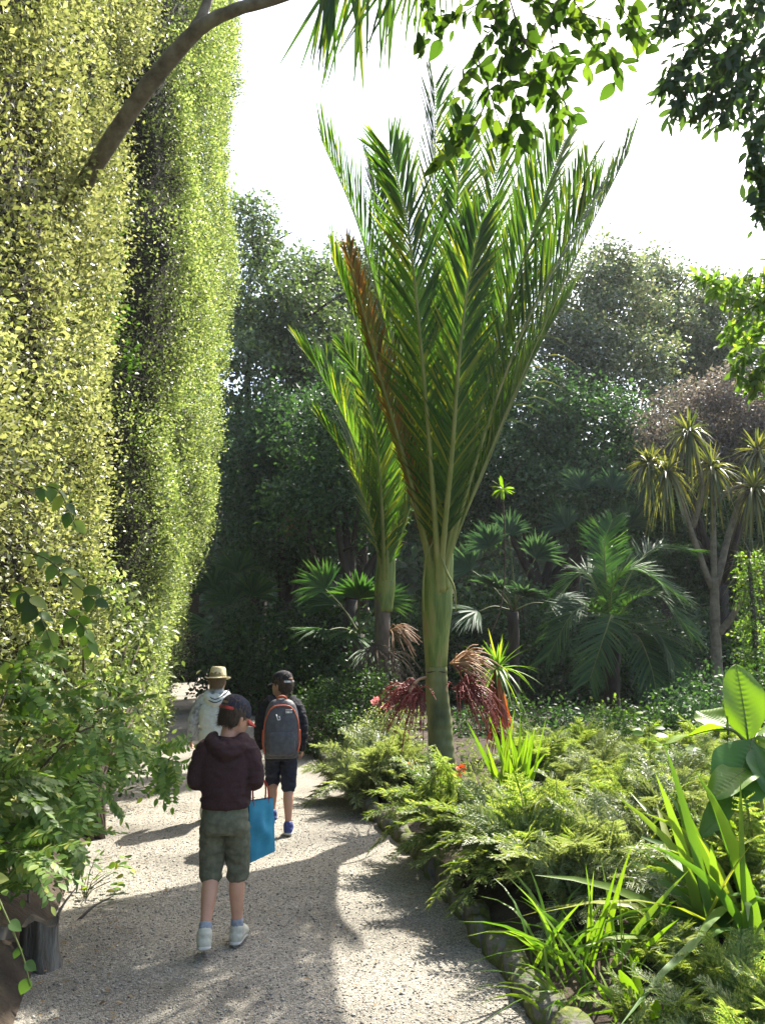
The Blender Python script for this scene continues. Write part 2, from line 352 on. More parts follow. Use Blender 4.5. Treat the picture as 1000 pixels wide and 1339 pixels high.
# low stone steps where the path climbs out of sight, and a post rail beside them
for k in range(4):
    y0 = 33 + k * 1.9; x0 = float(left_edge(y0)) - .1; x1 = float(right_edge(y0)) + .1
    g = Geo(); z0, z1 = -.05, .10 + k * .11
    c = np.array([(x, y, z) for z in (z0, z1) for y in (y0, y0 + 2.0) for x in (x0, x1)])
    c[4:6, 2] -= .004
    g.add(c, [(0, 1, 5, 4), (1, 3, 7, 5), (3, 2, 6, 7), (2, 0, 4, 6), (4, 5, 7, 6)])
    put('garden_step', g, M_gravel, label='pale low garden step across the far end of the path', cat='step', group='steps at the far end of the path')

# ================================================================== trees behind
def crown(geo, blobs, per_m2, size, seed, spread=.24, shell=.5, up=.5, tmpl=L_DIA, clump=48):
    r = np.random.default_rng(seed)
    for c, rad in blobs:
        c = np.asarray(c); rad = np.asarray(rad)
        area = 4 * PI * (rad.prod()) ** (2 / 3)
        nc = max(4, int(area * per_m2 / clump))
        u = nrm(r.normal(size=(nc, 3))); rr = shell + (1.06 - shell) * r.random(nc) ** .55
        lump = 1 + .13 * np.sin(u @ A(5.1, 3.3, 4.2) + seed) + .1 * np.sin(u @ A(-9.1, 8.3, 7.2) + 2 * seed)
        cc = c + u * rad * (rr * lump)[:, None]
        k = r.integers(int(clump * .6), int(clump * 1.4), nc); idx = np.repeat(np.arange(nc), k); N = len(idx)
        off = r.normal(size=(N, 3)) * spread * r.uniform(.6, 1.25, nc)[idx][:, None]
        off[:, 2] *= .7
        p = cc[idx] + off
        d = nrm(off) * .8 + r.normal(size=(N, 3)) * .6 + A(0, 0, -.25)
        n = u[idx] * .5 + A(0, 0, up) + r.normal(size=(N, 3)) * .6
        keep = p[:, 2] > .02
        scatter(geo, *tmpl, p[keep], d[keep], n[keep], (size * r.uniform(.6, 1.3, N))[keep])
    return geo
def branchy(geo, base, targets, r0, seed, fork=.45):
    r = np.random.default_rng(seed); base = np.asarray(base, float)
    top = np.mean(targets, 0); fk = base + (top - base) * fork; fk[:2] = base[:2] + (top[:2] - base[:2]) * fork * .6
    wig = r.normal(size=(2, 3)) * A(.12, .12, 0) * np.linalg.norm(fk - base) * .3
    tube(geo, spline([base + A(0, 0, -.2), base * .6 + fk * .4 + wig[0], fk], 8), spl([r0 * 1.35, r0 * .95, r0 * .75], 8), 9, wob=.05)
    for t in targets:
        t = np.asarray(t, float); mid = (fk + t) / 2 + r.normal(size=3) * .12 * np.linalg.norm(t - fk) + A(0, 0, .08) * np.linalg.norm(t - fk)
        pth = spline([fk, mid, t], 9); tube(geo, pth, spl([r0 * .6, r0 * .35, r0 * .1], 9), 6, wob=.05)
        for q in range(3):
            k = r.integers(3, 8); e = pth[k] + nrm(r.normal(size=3) + A(0, 0, .4)) * np.linalg.norm(t - fk) * r.uniform(.12, .25)
            tube(geo, spline([pth[k], (pth[k] + e) / 2 + r.normal(size=3) * .1, e], 5), spl([r0 * .25, r0 * .05], 5), 5)
    return geo
def PB(px, py, Y, rx, ry, dz=None):
    s = Y / F; return (at(px, py, Y), A(rx * s, (dz or rx) * s, ry * s))
def tree(name, label, base_px, Y, blobs, mat, size, dens, r0, seed, bark=None, group=None, cat='tree', spread=.25, tmpl=L_DIA, shell=.5, fork=.45):
    b = at(base_px, 880, Y); b[2] = 0
    t = thing(name, label, cat, b, group=group)
    bl = [PB(*q) for q in blobs]
    bl = [(c - b, r) for c, r in bl]
    g = Geo(); branchy(g, A(0, 0, 0), [c for c, r in bl], r0, seed, fork); put('trunk', g, bark or M_barkd, t, smooth=True)
    g = Geo(); crown(g, bl, dens, size, seed, spread, shell, tmpl=tmpl); put('crown', g, mat, t, kind='stuff')
    return t
GB = 'trees rising behind the garden'
tree('tree', 'tall olive green tree standing beside the end of the tall clipped hedge', 330, 24, [(325, 310, 24, 42, 55), (350, 400, 23.5, 70, 60), (395, 370, 24.5, 45, 45), (330, 490, 23, 70, 80), (410, 460, 23.5, 60, 70)], M_treeA, 0.138, 283, .26, 11, group=GB)
tree('tree', 'olive green tree rising behind the smaller feather palm', 470, 27, [(445, 365, 27, 45, 40), (485, 400, 27, 60, 65), (540, 440, 27.5, 70, 80), (450, 480, 26.5, 70, 75)], M_treeA, 0.147, 243, .26, 12, group=GB)
tree('tree', 'dark evergreen shading the far end of the path', 365, 21, [(320, 610, 21.5, 55, 80), (390, 580, 21, 65, 75), (350, 700, 21, 55, 60), (440, 600, 21, 60, 80), (420, 690, 21, 55, 55)], M_treeB, 0.120, 324, .24, 13, group=GB)
tree('tree', 'dark tree closing the end of the path', 250, 46, [(270, 640, 45, 60, 90), (230, 760, 46, 60, 70), (320, 760, 45, 60, 70)], M_treeB, 0.202, 148, .4, 14, group=GB)
tree('tree', 'grey green tree with bare twig tips behind the tall feather palm', 750, 25, [(790, 345, 25.5, 30, 35), (755, 400, 25, 55, 55), (815, 400, 25.5, 55, 55), (740, 480, 24.5, 60, 70), (810, 490, 24, 70, 65)], M_treeC, 0.129, 310, .27, 15, group=GB)
tree('tree', 'sunlit grey green tree above the dome shaped purple tree', 880, 28, [(850, 362, 28, 38, 36), (895, 405, 28.5, 60, 45), (950, 425, 29, 65, 50), (870, 460, 27.5, 65, 60), (950, 500, 28, 75, 70)], M_treeC, 0.147, 256, .28, 16, group=GB)
tree('tree', 'dark leafy tree between the feather palm and the cabbage tree', 700, 21, [(690, 560, 21.5, 65, 70), (770, 570, 21, 65, 70), (640, 610, 21, 60, 65), (720, 650, 20.5, 75, 60), (800, 650, 20.5, 60, 60)], M_treeB, 0.120, 337, .22, 17, group=GB)
tree('tree', 'dark tree hidden behind the crown of the tall feather palm', 590, 24, [(560, 560, 24, 70, 80), (620, 500, 25, 70, 80), (590, 660, 22, 70, 60), (510, 640, 22, 55, 60)], M_treeB, 0.129, 297, .24, 18, group=GB)
tree('tree', 'dark leafy tree directly behind the smaller feather palm', 460, 18, [(425, 590, 18, 50, 65), (470, 540, 18.2, 60, 70), (520, 600, 18, 50, 70), (400, 660, 17.6, 40, 45), (470, 650, 17.6, 55, 50)], M_treeB, .115, 330, .18, 41, group=GB)
tree('tree', 'dark evergreen behind the stems of the cabbage tree', 960, 22, [(890, 650, 22, 60, 60), (960, 660, 22.5, 65, 70), (1030, 640, 22, 60, 80), (870, 730, 21.5, 60, 50), (960, 750, 21.5, 70, 50)], M_treeB, 0.120, 310, .22, 19, group=GB)
tree('tree', 'dome shaped tree with purple grey crown over the cabbage tree', 950, 19.5, [(905, 560, 19.5, 62, 52), (960, 550, 19.5, 70, 55), (1020, 570, 19.5, 65, 55), (870, 600, 19.5, 35, 35), (935, 600, 19.4, 60, 35)], M_dome, .085, 620, .16, 20, spread=.2, shell=.72)

# distant wood closing the view
g = Geo(); r = np.random.default_rng(90); bl = []
for q in range(46):
    x = -26 + 62 * q / 45 + r.uniform(-1, 1); Yd = r.uniform(36, 44)
    for zc, rr_ in ((r.uniform(1.5, 3), r.uniform(2.2, 3)), (r.uniform(4.5, 6.5), r.uniform(2.2, 3.2)), (r.uniform(8, 10.5), r.uniform(1.8, 2.8))): bl.append((A(x + r.normal() * .6, Yd + r.normal(), zc), A(rr_, rr_, rr_ * 1.0)))
    tube(g, [A(x, Yd, -.1), A(x, Yd, 9)], [.3, .1], 6)
crown(g, bl, 8, .62, 91, .6, .6); put('distant_wood', g, M_treeB, kind='stuff', label='dark mass of distant trees closing the view behind the garden', cat='wood')

# ------------------------------------------------------------------ dark shrubs under the trees
def shrub(name, label, px, Y, blobs, mat, size, dens, seed, group=None, spread=.2, tmpl=L_DIA, cat='shrub'):
    b = at(px, 880, Y); b[2] = .02
    t = thing(name, label, cat, b, group=group)
    bl = [(c - b, r) for c, r in (PB(*q) for q in blobs)]
    g = Geo(); rr = np.random.default_rng(seed)
    for c, r in bl:
        for q in range(4):
            e = c + rr.normal(size=3) * r * .45; e[2] = max(e[2], .25)
            tube(g, spline([A(0, 0, -.05) + rr.normal(size=3) * A(.1, .1, 0), e * A(.35, .35, .55), e], 6), spl([.03, .006], 6), 5)
    put('stems', g, M_twig, t, smooth=True)
    g = Geo(); crown(g, bl, dens, size, seed, spread, .45, tmpl=tmpl); put('foliage', g, mat, t, kind='stuff')
    return t
GS = 'dark shrubs under the trees'
LS = 'dark leafy shrub in the shade under the background trees'
k = 30
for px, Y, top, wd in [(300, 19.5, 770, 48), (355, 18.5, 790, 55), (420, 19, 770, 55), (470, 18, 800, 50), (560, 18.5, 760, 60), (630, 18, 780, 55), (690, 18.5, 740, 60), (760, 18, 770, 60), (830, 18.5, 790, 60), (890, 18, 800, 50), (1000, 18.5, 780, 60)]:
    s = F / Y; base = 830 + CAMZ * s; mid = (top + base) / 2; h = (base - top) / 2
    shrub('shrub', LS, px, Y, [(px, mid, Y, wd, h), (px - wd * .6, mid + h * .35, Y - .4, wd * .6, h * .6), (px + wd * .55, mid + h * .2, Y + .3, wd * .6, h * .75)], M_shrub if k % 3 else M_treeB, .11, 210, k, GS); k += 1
# nearer low shrubs with their own look
shrub('shrub', 'low dark shrub with small leaves beside the backpack at the path bend', 440, 12.2, [(425, 925, 12.4, 42, 36), (470, 915, 12.6, 45, 38), (410, 950, 11.8, 25, 30), (450, 955, 11.9, 35, 25)], M_shrub, .05, 900, 51, spread=.12)
shrub('shrub', 'feathery pale green shrub under the pink flowers beside the tall palm', 505, 10.3, [(505, 955, 10.3, 28, 32), (480, 965, 10.1, 24, 25), (530, 960, 10.4, 18, 25)], M_fernp, .035, 1600, 52, spread=.09)
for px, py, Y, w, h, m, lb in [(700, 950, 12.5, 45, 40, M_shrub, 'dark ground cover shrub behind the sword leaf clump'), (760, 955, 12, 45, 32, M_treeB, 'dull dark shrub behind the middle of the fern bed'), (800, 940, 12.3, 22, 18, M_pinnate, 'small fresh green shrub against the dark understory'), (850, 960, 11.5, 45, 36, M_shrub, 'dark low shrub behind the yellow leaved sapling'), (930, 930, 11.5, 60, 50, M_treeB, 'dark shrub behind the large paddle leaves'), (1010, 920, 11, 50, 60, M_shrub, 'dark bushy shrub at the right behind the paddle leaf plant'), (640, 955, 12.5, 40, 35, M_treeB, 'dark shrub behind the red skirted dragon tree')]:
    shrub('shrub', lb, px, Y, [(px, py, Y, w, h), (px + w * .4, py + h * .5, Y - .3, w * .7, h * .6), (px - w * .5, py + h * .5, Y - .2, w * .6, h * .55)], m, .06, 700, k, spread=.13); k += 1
# ================================================================== tall clipped hedge
def near_face(y, z):
    x = -1.58 - .122 * y + .0 * z
    x = x + .07 * np.sin(y * 1.6 + z * 1.1) + .08 * np.sin(z * 1.9 - y) + .05 * np.sin(4.3 * z + 2 * y + np.sin(1.7 * z)) + .04 * np.sin(5 * y + 2 * np.sin(2 * z))
    x = x + np.where(z < 2.0, -.25 * (2.0 - z) / 2.0, 0)
    edge = np.clip((y - (7.5 + .38 * np.sin(z * .9 + 1.2) + .26 * np.sin(z * 2.3 + 1) + .15 * np.sin(5.1 * z))) / .55, 0, 1)
    return x - 1.1 * edge ** 1.3
def far_face(y, z):
    top = -1.80 - .074 * y
    bot = -1.15 - .178 * y
    k = np.clip((z - .4) / 5.2, 0, 1) ** .8
    x = bot * (1 - k) + top * k
    x = x + .05 * np.sin(y * 1.1 + z * 1.3) + .06 * np.sin(z * 1.6 - y * .8) + .05 * np.sin(3.7 * z + 1.4 * y + np.sin(z)) + .04 * np.sin(5.1 * y + 2 * np.sin(2.3 * z))
    st = np.clip((10.15 + .32 * np.sin(z * 1.1) + .25 * np.sin(2.7 * z) + .12 * np.sin(6.1 * z) - y) / 1.2, 0, 1)
    en = np.clip((y - 14.9 - .2 * np.sin(z)) / .9, 0, 1)
    return x - 1.5 * st ** 1.2 - 1.6 * en ** 1.6
def hedge_leaves(geo, face, y0, y1, z1, n, size, tmpl, seed, zbias=1.0, want=0, reg=None):
    r = np.random.default_rng(seed)
    nc = n // 14
    cy_ = y0 + (y1 - y0) * r.random(nc); cz = .1 + (z1 - .1) * r.random(nc) ** zbias
    if reg is not None:
        kk = reg(cy_, cz, r); cy_, cz = cy_[kk], cz[kk]; nc = len(cy_)
    k = r.integers(9, 20, nc); i = np.repeat(np.arange(nc), k); N = len(i)
    y = cy_[i] + r.normal(size=N) * .085; z = cz[i] + r.normal(size=N) * .085
    x = face(y, z)
    e = .04
    nx = np.stack([np.ones(N), -(face(y + e, z) - face(y - e, z)) / (2 * e), -(face(y, z + e) - face(y, z - e)) / (2 * e)], -1)
    nx[:, 1:] = nx[:, 1:].clip(-2.5, 2.5); nx = nrm(nx)
    dep = (r.exponential(.13, nc).clip(0, .55))[i] + r.normal(size=N) * .05 - .05 - .12 * (r.random(nc) < .06)[i]
    p = np.stack([x, y, z], -1) - nx * dep[:, None]
    d = nx * .55 + r.normal(size=(N, 3)) * .65 + A(0, 0, .25)
    nn = nx * .5 + A(0, 0, .3) + np.array(to_sun) * .7 + r.normal(size=(N, 3)) * .5
    s = size * r.uniform(.55, 1.25, N)
    keep = z > .05
    p, d, nn, s, dep = p[keep], d[keep], nn[keep], s[keep], dep[keep]
    picks = []
    if want:
        # the leaves that show largest: the nearest ones at the surface, inside the picture
        ang = (s / p[:, 1]) * (dep < .05) * (p[:, 0] > -.47 * p[:, 1]) * (p[:, 2] < CAMZ + .74 * p[:, 1])
        o = np.argsort(-ang)[:want]; picks = [(p[q], d[q], nn[q], s[q]) for q in o]
        m = np.ones(len(p), bool); m[o] = False; p, d, nn, s = p[m], d[m], nn[m], s[m]
    scatter(geo, *tmpl, p, d, nn, s)
    return picks
def hedge_core(face, y0, y1, z1, inset):  # dark backing sheet painted as the shaded, twiggy inside of the hedge
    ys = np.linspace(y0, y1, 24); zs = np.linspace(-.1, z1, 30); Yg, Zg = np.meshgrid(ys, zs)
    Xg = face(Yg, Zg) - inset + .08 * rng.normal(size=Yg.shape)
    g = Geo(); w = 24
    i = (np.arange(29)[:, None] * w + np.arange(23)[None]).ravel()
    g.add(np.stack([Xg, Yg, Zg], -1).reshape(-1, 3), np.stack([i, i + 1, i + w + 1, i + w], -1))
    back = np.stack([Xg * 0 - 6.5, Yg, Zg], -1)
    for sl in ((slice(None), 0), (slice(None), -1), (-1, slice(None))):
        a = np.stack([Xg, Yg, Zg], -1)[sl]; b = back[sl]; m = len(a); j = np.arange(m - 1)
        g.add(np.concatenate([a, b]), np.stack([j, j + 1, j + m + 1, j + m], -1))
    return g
def twigs(geo, face, y0, y1, z0, z1, n, seed, out=.12, ln=.45):
    r = np.random.default_rng(seed)
    for q in range(n):
        y = r.uniform(y0, y1); z = r.uniform(z0, z1); x = float(face(np.array(y), np.array(z)))
        b = A(x - .35, y, z); e = b + A(.35 + out * r.uniform(-.6, 1), r.normal() * ln * .6, r.normal() * ln * .6 + .08)
        tube(geo, spline([b, (b + e) / 2 + r.normal(size=3) * .06, e], 5), spl([.008, .0025], 5), 4, cap=False)

hn = thing('tall_hedge', 'pale yellow green clipped hedge wall with bare limb growing out of it', 'hedge', (-3, 5, 0))
T = lambda g: g
def shift(geo, o):
    geo.v = [v - np.array(o) for v in geo.v]; return geo
g = hedge_core(near_face, 2.2, 8.3, 9.0, .42); put('shade_core', shift(g, (-3, 5, 0)), M_core, hn)
g = Geo(); twigs(g, near_face, 3.2, 8.2, .2, 8.2, 260, 3); put('twigs', shift(g, (-3, 5, 0)), M_twig, hn, kind='stuff')
g = Geo()
picks = hedge_leaves(g, near_face, 2.2, 8.3, 9.0, 135000, .043, L_DIA, 21, want=300)
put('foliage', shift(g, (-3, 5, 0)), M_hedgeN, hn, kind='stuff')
lm = Geo().add(*L_OVAL).mesh('leaf'); lm.materials.append(M_hedgeN)
for p, d, n_, s in picks: inst('leaf', lm, hn, mat_from(p - A(-3, 5, 0), d, n_, s))
# leaves added in the gap between the two walls, shade put into their colour
hg = thing('gap_leaves', 'added leaves darkened for the shade in the gap between the hedge walls', 'shrub', (-3.4, 8.6, 0))
def gap_face(y, z): return -3.22 - .06 * (y - 8.5) + .24 * np.sin(z * 1.3 + 1) + .17 * np.sin(z * 3.1 + y * 2) + .08 * np.sin(7 * z) + np.where(z < 2.4, .38 * (2.4 - z) / 2.4, 0)
g = Geo(); hedge_leaves(g, gap_face, 7.7, 9.6, 10.5, 12000, .065, L_OVAL, 22, zbias=1.2); put('foliage', shift(g, (-3.4, 8.6, 0)), M_hedgeS, hg, kind='stuff')
g = Geo(); twigs(g, gap_face, 7.8, 9.4, .3, 10, 150, 5, out=.25, ln=.7); put('twigs', shift(g, (-3.4, 8.6, 0)), M_twig, hg, kind='stuff')
g = hedge_core(gap_face, 7.6, 9.7, 10.5, .45); put('shade_core', shift(g, (-3.4, 8.6, 0)), M_core, hg)

hf = thing('tall_hedge', 'towering green clipped hedge wall at the bend of the path', 'hedge', (-4, 12, 0))
g = hedge_core(far_face, 8.7, 15.8, 14.5, .42); put('shade_core', shift(g, (-4, 12, 0)), M_core, hf)
def far_reg(y, z, r):
    lim = 9.7 + .22 * np.sin(z * 1.4 + .6) + .18 * np.sin(z * 3.3)
    return (y > lim) | (r.random(len(y)) < .5) | (z < 1.6 + .5 * r.random(len(y)))
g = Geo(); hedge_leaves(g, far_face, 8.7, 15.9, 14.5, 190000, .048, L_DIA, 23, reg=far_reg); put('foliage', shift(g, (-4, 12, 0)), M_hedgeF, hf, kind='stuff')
g = Geo(); twigs(g, far_face, 8.8, 15.6, .2, 13, 220, 6); put('twigs', shift(g, (-4, 12, 0)), M_twig, hf, kind='stuff')

def end_face(y, z): return -1.0 - .232 * y + .25 * np.sin(z * .9 + y * .5) + .12 * np.sin(y * 1.3 - z)
he = thing('clipped_hedge', 'shaded dark green hedge continuing beyond the towering hedge wall', 'hedge', (-6, 20, 0))
g = hedge_core(end_face, 16.3, 30, 6.5, .5); put('shade_core', shift(g, (-6, 20, 0)), M_core, he)
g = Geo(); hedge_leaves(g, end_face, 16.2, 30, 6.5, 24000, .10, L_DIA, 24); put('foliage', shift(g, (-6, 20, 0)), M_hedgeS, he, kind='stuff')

shrub('hedge_foot_shrub', 'glossy green shrub sprouting along the foot of the hedge below the vines', 120, 7.2, [(165, 860, 7.6, 40, 60), (110, 800, 6.9, 45, 60), (195, 920, 8.6, 26, 55), (70, 860, 6.2, 50, 70), (130, 930, 7.0, 40, 50)], M_hedgeF, .062, 620, 95, spread=.13, tmpl=L_OVAL)
# bare limb reaching up out of the hedge
lim = thing('tree_limb', 'bare grey brown forked limb slanting up out of the pale hedge', 'branch', at(85, 283, 6.1))
o = at(85, 283, 6.1)
g = Geo(); P_ = [at(60, 330, 6.35), at(85, 283, 6.1), at(135, 200, 5.7), (at(190, 118, 5.4)), at(240, 58, 5.2), at(268, 32, 5.1), at(310, 12, 5.0), at(380, -8, 4.9), at(520, -60, 4.8)]
tube(g, spline([p - o for p in P_], 40), spl([.07, .068, .062, .058, .052, .046, .04, .035, .025], 40), 12, wob=.035)
put('main_limb', g, M_limb, lim, smooth=True)
g = Geo(); tube(g, spline([p - o for p in [at(236, 62, 5.2), at(256, 35, 5.15), at(272, 0, 5.15), at(290, -70, 5.2)]], 16), spl([.04, .037, .033, .025], 16), 10, wob=.035); put('side_limb', g, M_limb, lim, smooth=True)
for q in range(5):
    pass

# ------------------------------------------------------------------ vines with pointed leaves
def leaf_sheet(Lh=1.0, wmax=.32, nv=9, tip=1.4, fold=.15, bend=.18, peak=.35):
    v = np.linspace(0, 1, nv); w = np.where(v < peak, np.sin(v / peak * PI / 2) ** .8, np.cos((v - peak) / (1 - peak) * PI / 2) ** tip) * wmax
    w[-1] = .004; w[0] = .01
    V = []
    for a, ww in zip(v, w):
        for u in (-1, -.5, 0, .5, 1): V.append((u * ww, a, abs(u) * ww * fold * (1 - .3 * abs(u)) - bend * a * a))
    i = (np.arange(nv - 1)[:, None] * 5 + np.arange(4)[None]).ravel()
    return np.array(V), np.stack([i, i + 1, i + 6, i + 5], -1)
def leaf_mesh(name, mat, **k):
    m = Geo().add(*leaf_sheet(**k)).mesh(name, True); m.materials.append(mat); return m
vine_leaf = [leaf_mesh('leaf', M_shrub if q == 2 else M_pinnate, wmax=.3 + .04 * q, tip=.9, bend=.1 + .1 * q) for q in range(3)]
def vine(label, path, n, size, seed):
    r = np.random.default_rng(seed); b = path[0]
    t = thing('vine', label, 'vine', b, group='vines hanging over the hedge foot')
    sp = spline([p - b for p in path], 40)
    g = Geo(); tube(g, sp, spl([.006, .0025], 40), 5); put('stem', g, M_stem, t, smooth=True)
    for q in range(n):
        k = int(1 + (q + .5) / n * 38); tg = nrm(sp[min(k + 1, 39)] - sp[k - 1]); sd = np.cross(tg, A(0, -1, 0.3)) * (1 if q % 2 else -1)
        d = tg * .5 + nrm(sd) * .6 + A(0, 0, -.5) + r.normal(size=3) * .2
        nn = A(.5, -.8, .5) + r.normal(size=3) * .3
        inst('leaf', vine_leaf[r.integers(3)], t, mat_from(sp[k], d, nn, size * r.uniform(.7, 1.15)))
VL = 'trailing vine with pointed leaves hanging over the foot of the pale hedge'
vine(VL, [at(40, 640, 5.3), at(75, 640, 5.15), at(100, 690, 5.05)], 9, .11, 1)
vine(VL, [at(20, 720, 5.2), at(60, 730, 5.05), at(95, 760, 5.0), at(130, 790, 5.0)], 13, .11, 2)
vine(VL, [at(10, 770, 5.0), at(35, 775, 4.9), at(55, 810, 4.85), at(75, 860, 4.8)], 11, .12, 3)
vine(VL, [at(85, 800, 5.2), at(110, 820, 5.1), at(120, 850, 5.1)], 8, .10, 4)
vine(VL, [at(-10, 860, 4.6), at(20, 870, 4.5), at(35, 900, 4.5), at(40, 940, 4.5)], 9, .10, 5)
vine('vine with heart shaped leaves drooping over the dark bank by the stump', [at(-50, 1130, 3.6), at(-20, 1140, 3.5), at(5, 1190, 3.45), at(30, 1250, 3.45), at(40, 1290, 3.45)], 8, .07, 6)

# ------------------------------------------------------------------ shrub with pinnate leaves leaning over the path
def pinnate_mesh(nl, L, lw, ll, seed, bend):
    r = np.random.default_rng(seed); g = Geo()
    s = np.linspace(0, 1, 14); rp = np.stack([.04 * L * np.sin(s * 2 + seed), s * L, -bend * L * s * s], -1)
    tube(g, rp, spl([.0022, .001], 14), 4, cap=False)
    tv, tf = leaf_sheet(1, .26, 5, .9, .12, .1, .42)
    pos, dd, nn, ss = [], [], [], []
    for q in range(nl):
        k = .15 + .8 * q / nl; c = A(.04 * L * math.sin(k * 2 + seed), k * L, -bend * L * k * k)
        for sd in (-1, 1):
            pos.append(c); dd.append((sd, .45 + r.normal() * .12, -.18 + r.normal() * .15)); nn.append((r.normal() * .15, r.normal() * .15, 1)); ss.append(ll * (1.05 - .5 * abs(k - .5)) * r.uniform(.85, 1.1))
    pos.append(A(.04 * L * math.sin(2 + seed), L, -bend * L)); dd.append((0, 1, -bend)); nn.append((0, 0, 1)); ss.append(ll)
    scatter(g, tv, tf, np.array(pos), np.array(dd), np.array(nn, float), np.array(ss))
    m = g.mesh('leaf_spray', True); m.materials.append(M_pinnate); return m
pin = [pinnate_mesh(9 + q % 3, .30, .02, .062, q, .15 + .1 * (q % 3)) for q in range(6)]
o = A(-2.25, 4.6, .15)
ps = thing('pinnate_shrub', 'arching shrub with long pinnate leaves leaning over the path edge', 'shrub', o)
r = np.random.default_rng(5)
stems = [[(20, 1180, 4.7), (70, 1040, 4.7), (150, 960, 4.8), (215, 985, 4.9)], [(30, 1180, 4.6), (60, 1080, 4.5), (115, 1020, 4.6), (165, 1035, 4.7)], [(10, 1150, 4.5), (40, 1020, 4.5), (90, 930, 4.7), (160, 900, 4.9)],
         [(40, 1170, 4.6), (70, 1110, 4.5), (105, 1085, 4.5), (130, 1110, 4.6)], [(0, 1100, 4.3), (20, 980, 4.3), (50, 900, 4.4), (90, 860, 4.6)], [(0, 1150, 4.2), (30, 1100, 4.1), (60, 1085, 4.15), (90, 1100, 4.2)],
         [(30, 1170, 4.8), (90, 1010, 5.2), (160, 940, 5.4), (200, 930, 5.5)], [(-10, 1090, 4.1), (10, 1040, 4.0), (40, 1020, 4.0), (85, 1040, 4.1)], [(0, 1200, 4.2), (20, 1150, 4.0), (40, 1110, 3.9), (70, 1130, 3.9)], [(20, 1190, 4.6), (60, 1060, 4.9), (140, 1000, 5.3), (225, 1000, 5.5)]]
for q, st in enumerate(stems):
    sp = spline([at(p[0] - 34, p[1] - 8, p[2]) - o for p in st], 30); g = Geo(); tube(g, sp, spl([.009, .003], 30), 6); put('stem', g, M_twig, ps, smooth=True)
    for k in range(5, 30, 1):
        tg = nrm(sp[min(k + 1, 29)] - sp[k - 1])
        for c in range(1):
            d = tg * .5 + nrm(r.normal(size=3)) * .8 + A(.25, 0, -.25)
            if k == 29: d = tg + A(0, 0, -.5)
            inst('leaf_spray', pin[r.integers(6)], ps, mat_from(sp[k], d, A(.1, -.35, 1) + r.normal(size=3) * .25, r.uniform(.6, 1.0)))
for px, py, Y in [(212, 990, 4.9), (222, 985, 4.95), (200, 985, 4.9), (226, 1000, 5.3)]:
    for q in range(3): inst('leaf_spray', pin[r.integers(6)], ps, mat_from(at(px, py, Y) - o, A(.35 * r.normal() + .25, r.normal() * .3, -.8 + .5 * q), A(.3, -.7, .5) + r.normal(size=3) * .2, .8))

# stump, cut log and dead sticks at the foot of the hedge
o = grd(76, 1232); o = A(-1.72, 4.5, 0.0)
st = thing('tree_stump', 'weathered grey tree stump with split bark at the path edge', 'stump', o)
n, m = 28, 9; a = np.arange(n) * 2 * PI / n; V = []
for k in range(m):
    z = -.05 + .27 * k / (m - 1)
    for q in range(n):
        rad = .082 * (1.25 - .3 * min(1, k / 4)) * (1 + .09 * math.sin(5 * a[q] + .4 * k) + .07 * math.sin(11 * a[q]) - (.25 if q in (20, 21) else 0))
        V.append((rad * math.cos(a[q]) * 1.1, rad * math.sin(a[q]), z + (.02 * math.sin(3 * a[q]) if k == m - 1 else 0)))
i = np.arange(m - 1)[:, None] * n; j = np.arange(n)[None]; j2 = (j + 1) % n
g = Geo(); g.add(V, np.stack([i + j, i + j2, i + n + j2, i + n + j], -1).reshape(-1, 4)); put('bark', g, M_stump, st)
g = Geo(); top = np.array(V[-n:]); c = np.array([[0, 0, .205]]); rg = np.concatenate([top * A(.97, .97, 1), c]); jj = np.arange(n); g.add(rg, np.stack([jj, (jj + 1) % n, np.full(n, n)], -1)); put('cut_face', g, M_bark, st)
o = A(-1.98, 4.45, .02); st = thing('cut_log', 'short tan cut log lying behind the weathered stump', 'log', o)
g = Geo(); tube(g, spline([A(-.16, .03, .12), A(0, 0, .11), A(.12, -.02, .11)], 8), .085, 14, wob=.03); put('log_body', g, M_bark, st, smooth=True)
for q, (x, y, e) in enumerate([(-1.85, 4.95, (.07, .2, .2)), (-2.0, 5.05, (.05, -.15, .3)), (-1.78, 5.2, (.16, .15, .10))]):
    g = Geo(); tube(g, spline([A(0, 0, 0), A(e[0] * .4, e[1] * .5, e[2] * .6), A(*e)], 7), spl([.011, .004], 7), 6, wob=.1)
    put('dead_stick', g, M_bark, None, smooth=True, loc=(x, y, -.01), label='dead broken stick leaning out of the bank above the stump', cat='stick', group='dead sticks on the bank')
# low plant with round leaves at the path edge
o = grd(105, 1180); o = A(o[0], o[1], 0)
rp = thing('edge_plant', 'small round leaved plant lit by the sun at the left path edge', 'plant', o)
rl = leaf_mesh('leaf', M_strap, wmax=.42, tip=.5, bend=.15, peak=.5); r = np.random.default_rng(4)
for q in range(60):
    b = A(r.uniform(-.15, .28), r.uniform(-.1, .3), r.uniform(.03, .26)); inst('leaf', rl, rp, mat_from(b, A(r.normal(), r.normal(), .1), A(0, 0, 1) + r.normal(size=3) * .4, r.uniform(.03, .06)))
g = Geo()
for q in range(9): e = A(r.uniform(-.1, .25), r.uniform(-.05, .25), r.uniform(.1, .25)); tube(g, spline([A(0, .1, -.02), e * A(.4, .5, .6), e], 5), .003, 4)
put('stems', g, M_stem, rp)
